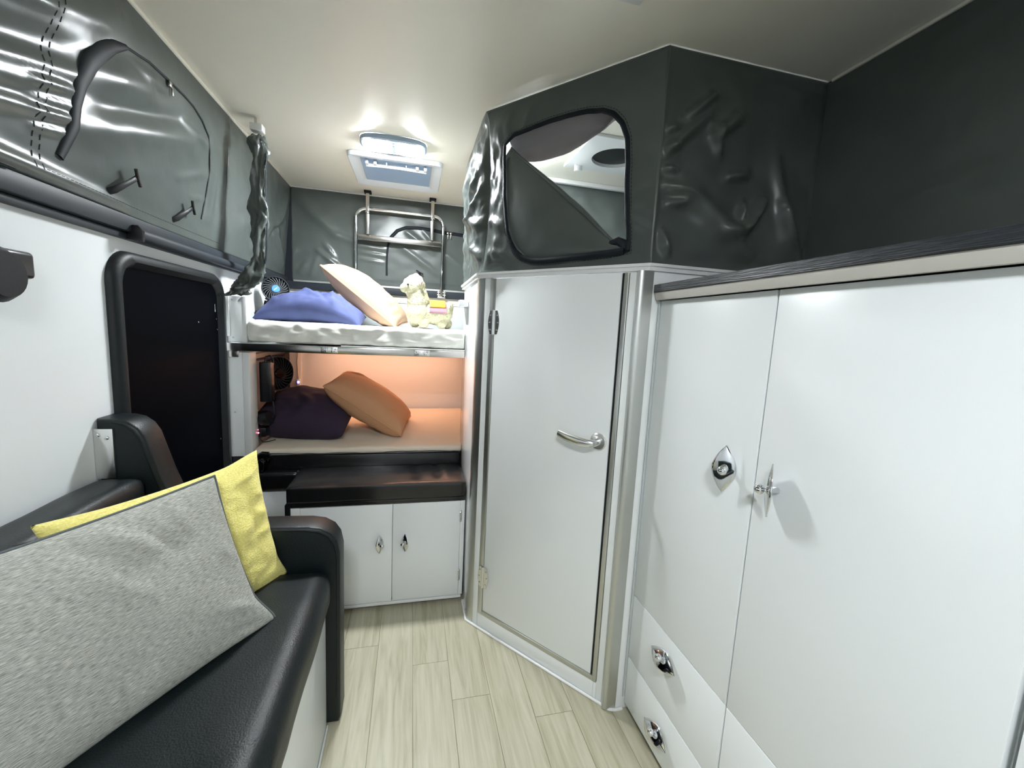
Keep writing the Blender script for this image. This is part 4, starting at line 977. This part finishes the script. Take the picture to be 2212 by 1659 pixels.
# ================================================================== fans and small electrics
def fan(label, base, head, axis, R, hub, group=None):
    axis = Vector(axis).normalized(); head = Vector(head); base = Vector(base)
    t = thing('clip_fan', label, 'fan', tuple(base), None, group)
    MB().lathe([(0.028, 0), (0.030, 0.006), (0.022, 0.016), (0.016, 0.05)], base, (0, 0, 1), 20).build('stand', 'blackplastic', t)
    neck = base + Vector((0, 0, 0.05)); back_ = head - axis * 0.055
    MB().tube([neck, neck * 0.5 + back_ * 0.5 + Vector((0, 0, 0.004)), back_], [0.016, 0.018, 0.02], 12).build('neck', 'blackplastic', t)
    dm = MB().lathe([(R * 0.45, -0.05), (R * 0.8, -0.042), (R * 0.97, -0.02), (R, 0.0), (R, 0.008), (R * 0.93, 0.010), (R * 0.93, -0.028), (R * 0.2, -0.030)], head, axis, 36).build('drum', 'blackplastic', t)
    u = axis.orthogonal().normalized(); b = axis.cross(u)
    for k in range(24):
        a0 = 2 * math.pi * k / 24; pts = []
        for q in range(6):
            rr = R * (0.28 + 0.64 * q / 5); a = a0 + 0.55 * (q / 5); pts.append(head + axis * 0.006 + (u * math.cos(a) + b * math.sin(a)) * rr)
        MB().tube(pts, 0.0018, 5).build('grille_vane', 'vane' if hub == 'bluehub' else 'rail', dm)
    MB().tube([head + axis * 0.009 + (u * math.cos(2 * math.pi * k / 36) + b * math.sin(2 * math.pi * k / 36)) * R * 0.97 for k in range(36)], 0.0028, 6, closed=True).build('grille_rim', 'rail', dm)
    h = MB().lathe([(R * 0.30, 0.0), (R * 0.30, 0.006), (R * 0.26, 0.009)], head + axis * 0.003, axis, 24).build('hub', hub, dm)
    if hub == 'bluehub': MB().box(-R * 0.16, R * 0.16, -R * 0.03, R * 0.03, 0, 0.0008, mat=Matrix.Translation(head + axis * 0.0121) @ Matrix((u, b, axis)).transposed().to_4x4()).build('white_print', 'trim', h)
    return t
fan('black clip fan with a blue hub on the upper bunk', (-0.700, 2.33, 1.237), (-0.652, 2.285, 1.343), (0.30, -0.92, 0.12), 0.060, 'bluehub')
tag(MB().box(XL + 0.004, -0.655, 2.27, 2.39, 1.194, 1.2365, 0.004).build('power_box', 'blackplastic', None), 'black box under the fan at the left of the upper bunk', 'box')
fan('dark clip fan on the wall of the lower bunk', (-0.690, 2.30, 0.80), (-0.636, 2.24, 0.935), (0.86, -0.50, 0.0), 0.085, 'blackgloss')
# window of the lower bunk with black surround
wn = thing('window_1', 'small dark window in the lower bunk with black surround', loc=(XL, 2.40, 0.68), kind='structure')
o_ = rrect(2.05, 2.745, 0.665, 1.03, 0.03, 5); i_ = rrect(2.09, 2.71, 0.70, 0.99, 0.02, 5); vs = []; fs = []; n = len(o_)
for k in range(n): vs += [(XL + 0.0006, *o_[k]), (XL + 0.03, *o_[k]), (XL + 0.034, *[(a + b) / 2 for a, b in zip(o_[k], i_[k])]), (XL + 0.006, *i_[k])]
for k in range(n):
    j = (k + 1) % n
    for q in range(3): fs.append((k * 4 + q, k * 4 + q + 1, j * 4 + q + 1, j * 4 + q))
MB().add(vs, fs).build('window_frame', 'blackplastic', wn, smooth=40, flip=True)
MB().prism([(XL, *p) for p in i_], (0.001, 0, 0), (0.006, 0, 0)).build('pane', 'blackgloss', wn)
tag(box('trim_6', 'wall', XL + 0.0005, -0.652, 2.748, YB - 0.0005, 0.67, 1.068, None, 0.002), 'white corner boxing at the rear of the lower bunk', kind='structure')
tag(MB().box(-0.660, -0.612, 2.05, 2.10, 0.826, 1.006, 0.004).build('hanging_box', 'blackplastic', None), 'black box hanging at the left of the lower bunk', 'box')
bh = bpy.data.objects['hanging_box']
MB().tube([(-0.640, 2.07, 1.006), (-0.636, 2.07, 1.03), (-0.62, 2.07, 1.035), (-0.61, 2.075, 1.02), (-0.612, 2.08, 1.002)], 0.004, 8).build('hook', 'blackplastic', bh)
ch = thing('charger', 'black charger with red lights at the left of the lower bunk', 'charger', (-0.66, 2.0580, 0.665))
MB().box(-0.668, -0.632, 2.0280, 2.0880, 0.6695, 0.712, 0.004).build('socket_block', 'blackplastic', ch)
MB().lathe([(0.012, 0), (0.034, 0.006), (0.036, 0.03), (0.028, 0.046)], (-0.66, 2.0580, 0.745), (0.9, -0.3, 0.3), 20).build('round_plug', 'blackplastic', ch)
MB().tube([(-0.655, 2.0580, 0.712), (-0.65, 2.0580, 0.75)], 0.010, 8).build('plug_neck', 'blackplastic', ch)
for dy, dz in ((2.0, 0.690), (2.0, 0.704)): MB().ball((-0.661 + (dz - 0.69) * -0.2, 2.0268, dz), 0.0028, 1).build('red_light', 'ledred', ch)
MB().tube([(-0.65, 2.0240, 0.69), (-0.648, 2.0080, 0.665), (-0.635, 1.9980, 0.655), (-0.615, 2.0030, 0.656), (-0.59, 2.0180, 0.66)], 0.0025, 6).build('cable', 'blackplastic', ch)
MB().tube([(-0.606, 2.0480, 0.83), (-0.600, 2.0380, 0.80), (-0.60, 2.0430, 0.77), (-0.61, 2.0580, 0.752), (-0.63, 2.0580, 0.76)], 0.003, 6).build('cable', 'blackplastic', ch)
cd_ = thing('cord_switch', 'cream cord with a glowing blue switch in the lower bunk corner', 'switch', (-0.67, 2.74, 0.80))
MB().tube([(-0.655, 2.742, 1.05), (-0.668, 2.742, 1.0), (-0.672, 2.742, 0.95), (-0.670, 2.742, 0.88), (-0.666, 2.742, 0.845)], 0.003, 8).build('cord', 'cream', cd_)
MB().box(-0.676, -0.658, 2.730, 2.7475, 0.795, 0.845, 0.003).build('switch_body', 'trim', cd_)
MB().ball((-0.666, 2.729, 0.826), 0.0065, 2, (1, 0.4, 1.2)).build('blue_light', 'ledblue', cd_)
# glossy black item at the front corner of the lower bunk
bk = thing('glossy_case', 'small glossy black item by the left front edge of the lower bunk', 'case', (-0.63, 1.925, 0.545))
MB().prism([(-0.672, 1.925, 0.5475), (-0.612, 1.925, 0.5475), (-0.604, 1.925, 0.558), (-0.602, 1.925, 0.592), (-0.616, 1.925, 0.604), (-0.645, 1.925, 0.592), (-0.672, 1.925, 0.572)], (0, -0.022, 0), (0, 0.022, 0), 0.006, 3).build('lower_shell', 'blackgloss', bk)
MB().tube([(-0.655, 1.922, 0.594), (-0.640, 1.922, 0.612), (-0.615, 1.922, 0.626), (-0.592, 1.922, 0.624), (-0.584, 1.922, 0.608), (-0.592, 1.922, 0.596)], [(0.006, 0.015), (0.007, 0.016), (0.008, 0.016), (0.008, 0.016), (0.007, 0.014), (0.005, 0.010)], 10, flat=(0, 0, 1)).build('curved_lid', 'blackgloss', bk)

# ================================================================== alpaca plush on the upper bunk
al = thing('alpaca_plush', 'cream alpaca soft toy with a yellow saddle on the upper bunk', 'soft toy', (0.085, 2.16, 1.192))
ax, ay, az = 0.070, 2.16, 1.197
bd_ = MB()
def el(x, z, rx, rz, ry, dy=0.0): bd_.ball((ax + x, ay + dy, az + z), 1.0, 3, (rx, ry, rz))
el(0.050, 0.068, 0.078, 0.058, 0.060); el(0.098, 0.078, 0.030, 0.050, 0.046); el(-0.042, 0.068, 0.062, 0.062, 0.060)
el(-0.042, 0.118, 0.056, 0.062, 0.052); el(-0.048, 0.152, 0.052, 0.044, 0.049); el(-0.066, 0.195, 0.056, 0.053, 0.052); el(-0.112, 0.184, 0.022, 0.022, 0.026)
el(-0.126, 0.188, 0.009, 0.008, 0.010); el(-0.055, 0.250, 0.013, 0.010, 0.015); el(-0.060, 0.236, 0.036, 0.016, 0.034)
for x, dy in ((-0.058, 0.028), (-0.016, -0.030), (0.072, -0.030), (0.104, 0.028)): el(x, 0.020, 0.026, 0.028, 0.024, dy)
el(0.116, 0.104, 0.016, 0.026, 0.018); el(-0.030, 0.208, 0.012, 0.020, 0.010, -0.050); el(-0.030, 0.208, 0.012, 0.020, 0.010, 0.050)
body = bd_.build('body', 'fleece', al, smooth=180)
rm = body.modifiers.new('merge', 'REMESH'); rm.mode = 'VOXEL'; rm.voxel_size = 0.0042; rm.use_smooth_shade = True
sm_ = body.modifiers.new('soften', 'SMOOTH'); sm_.factor = 0.5; sm_.iterations = 4
tx = bpy.data.textures.new('curls', 'CLOUDS'); tx.noise_scale = 0.013
dp = body.modifiers.new('curls', 'DISPLACE'); dp.texture = tx; dp.strength = 0.006; dp.mid_level = 0.5; dp.texture_coords = 'LOCAL'
MB().ball((ax - 0.094, ay - 0.0475, az + 0.198), 0.0052, 2).build('eye', 'blackgloss', al)
MB().ball((ax - 0.030, ay - 0.061, az + 0.209), 0.007, 2, (0.6, 0.4, 1.1)).build('inner_ear', 'pink', al)
def drape(x0, x1, zt, zb, off, wav=0.0):
    def f(u, v):
        x = x0 + (x1 - x0) * u; a = -1.25 + 2.5 * v   # around the back
        rz = 0.062 + off; ry = 0.060 + off
        dz = wav * math.sin(u * 40) if abs(a) > 0.9 else 0
        ang = a * (zb)
        return Vector((ax + x + dz, ay + ry * math.sin(ang), az + 0.064 + rz * math.cos(ang)))
    return f
MB().grid(drape(0.012, 0.088, 0, 0.86, 0.008), 14, 20).build('saddle', 'saddle', al, smooth=60, solid=0.003)
MB().grid(drape(0.010, 0.092, 0, 1.22, 0.005, 0.002), 60, 24).build('fringe', 'pink', al, smooth=30, solid=0.002)
MB().box(ax + 0.126, ax + 0.138, ay - 0.012, ay - 0.004, az + 0.052, az + 0.064, 0.001).build('sewn_tag', 'trim', al)
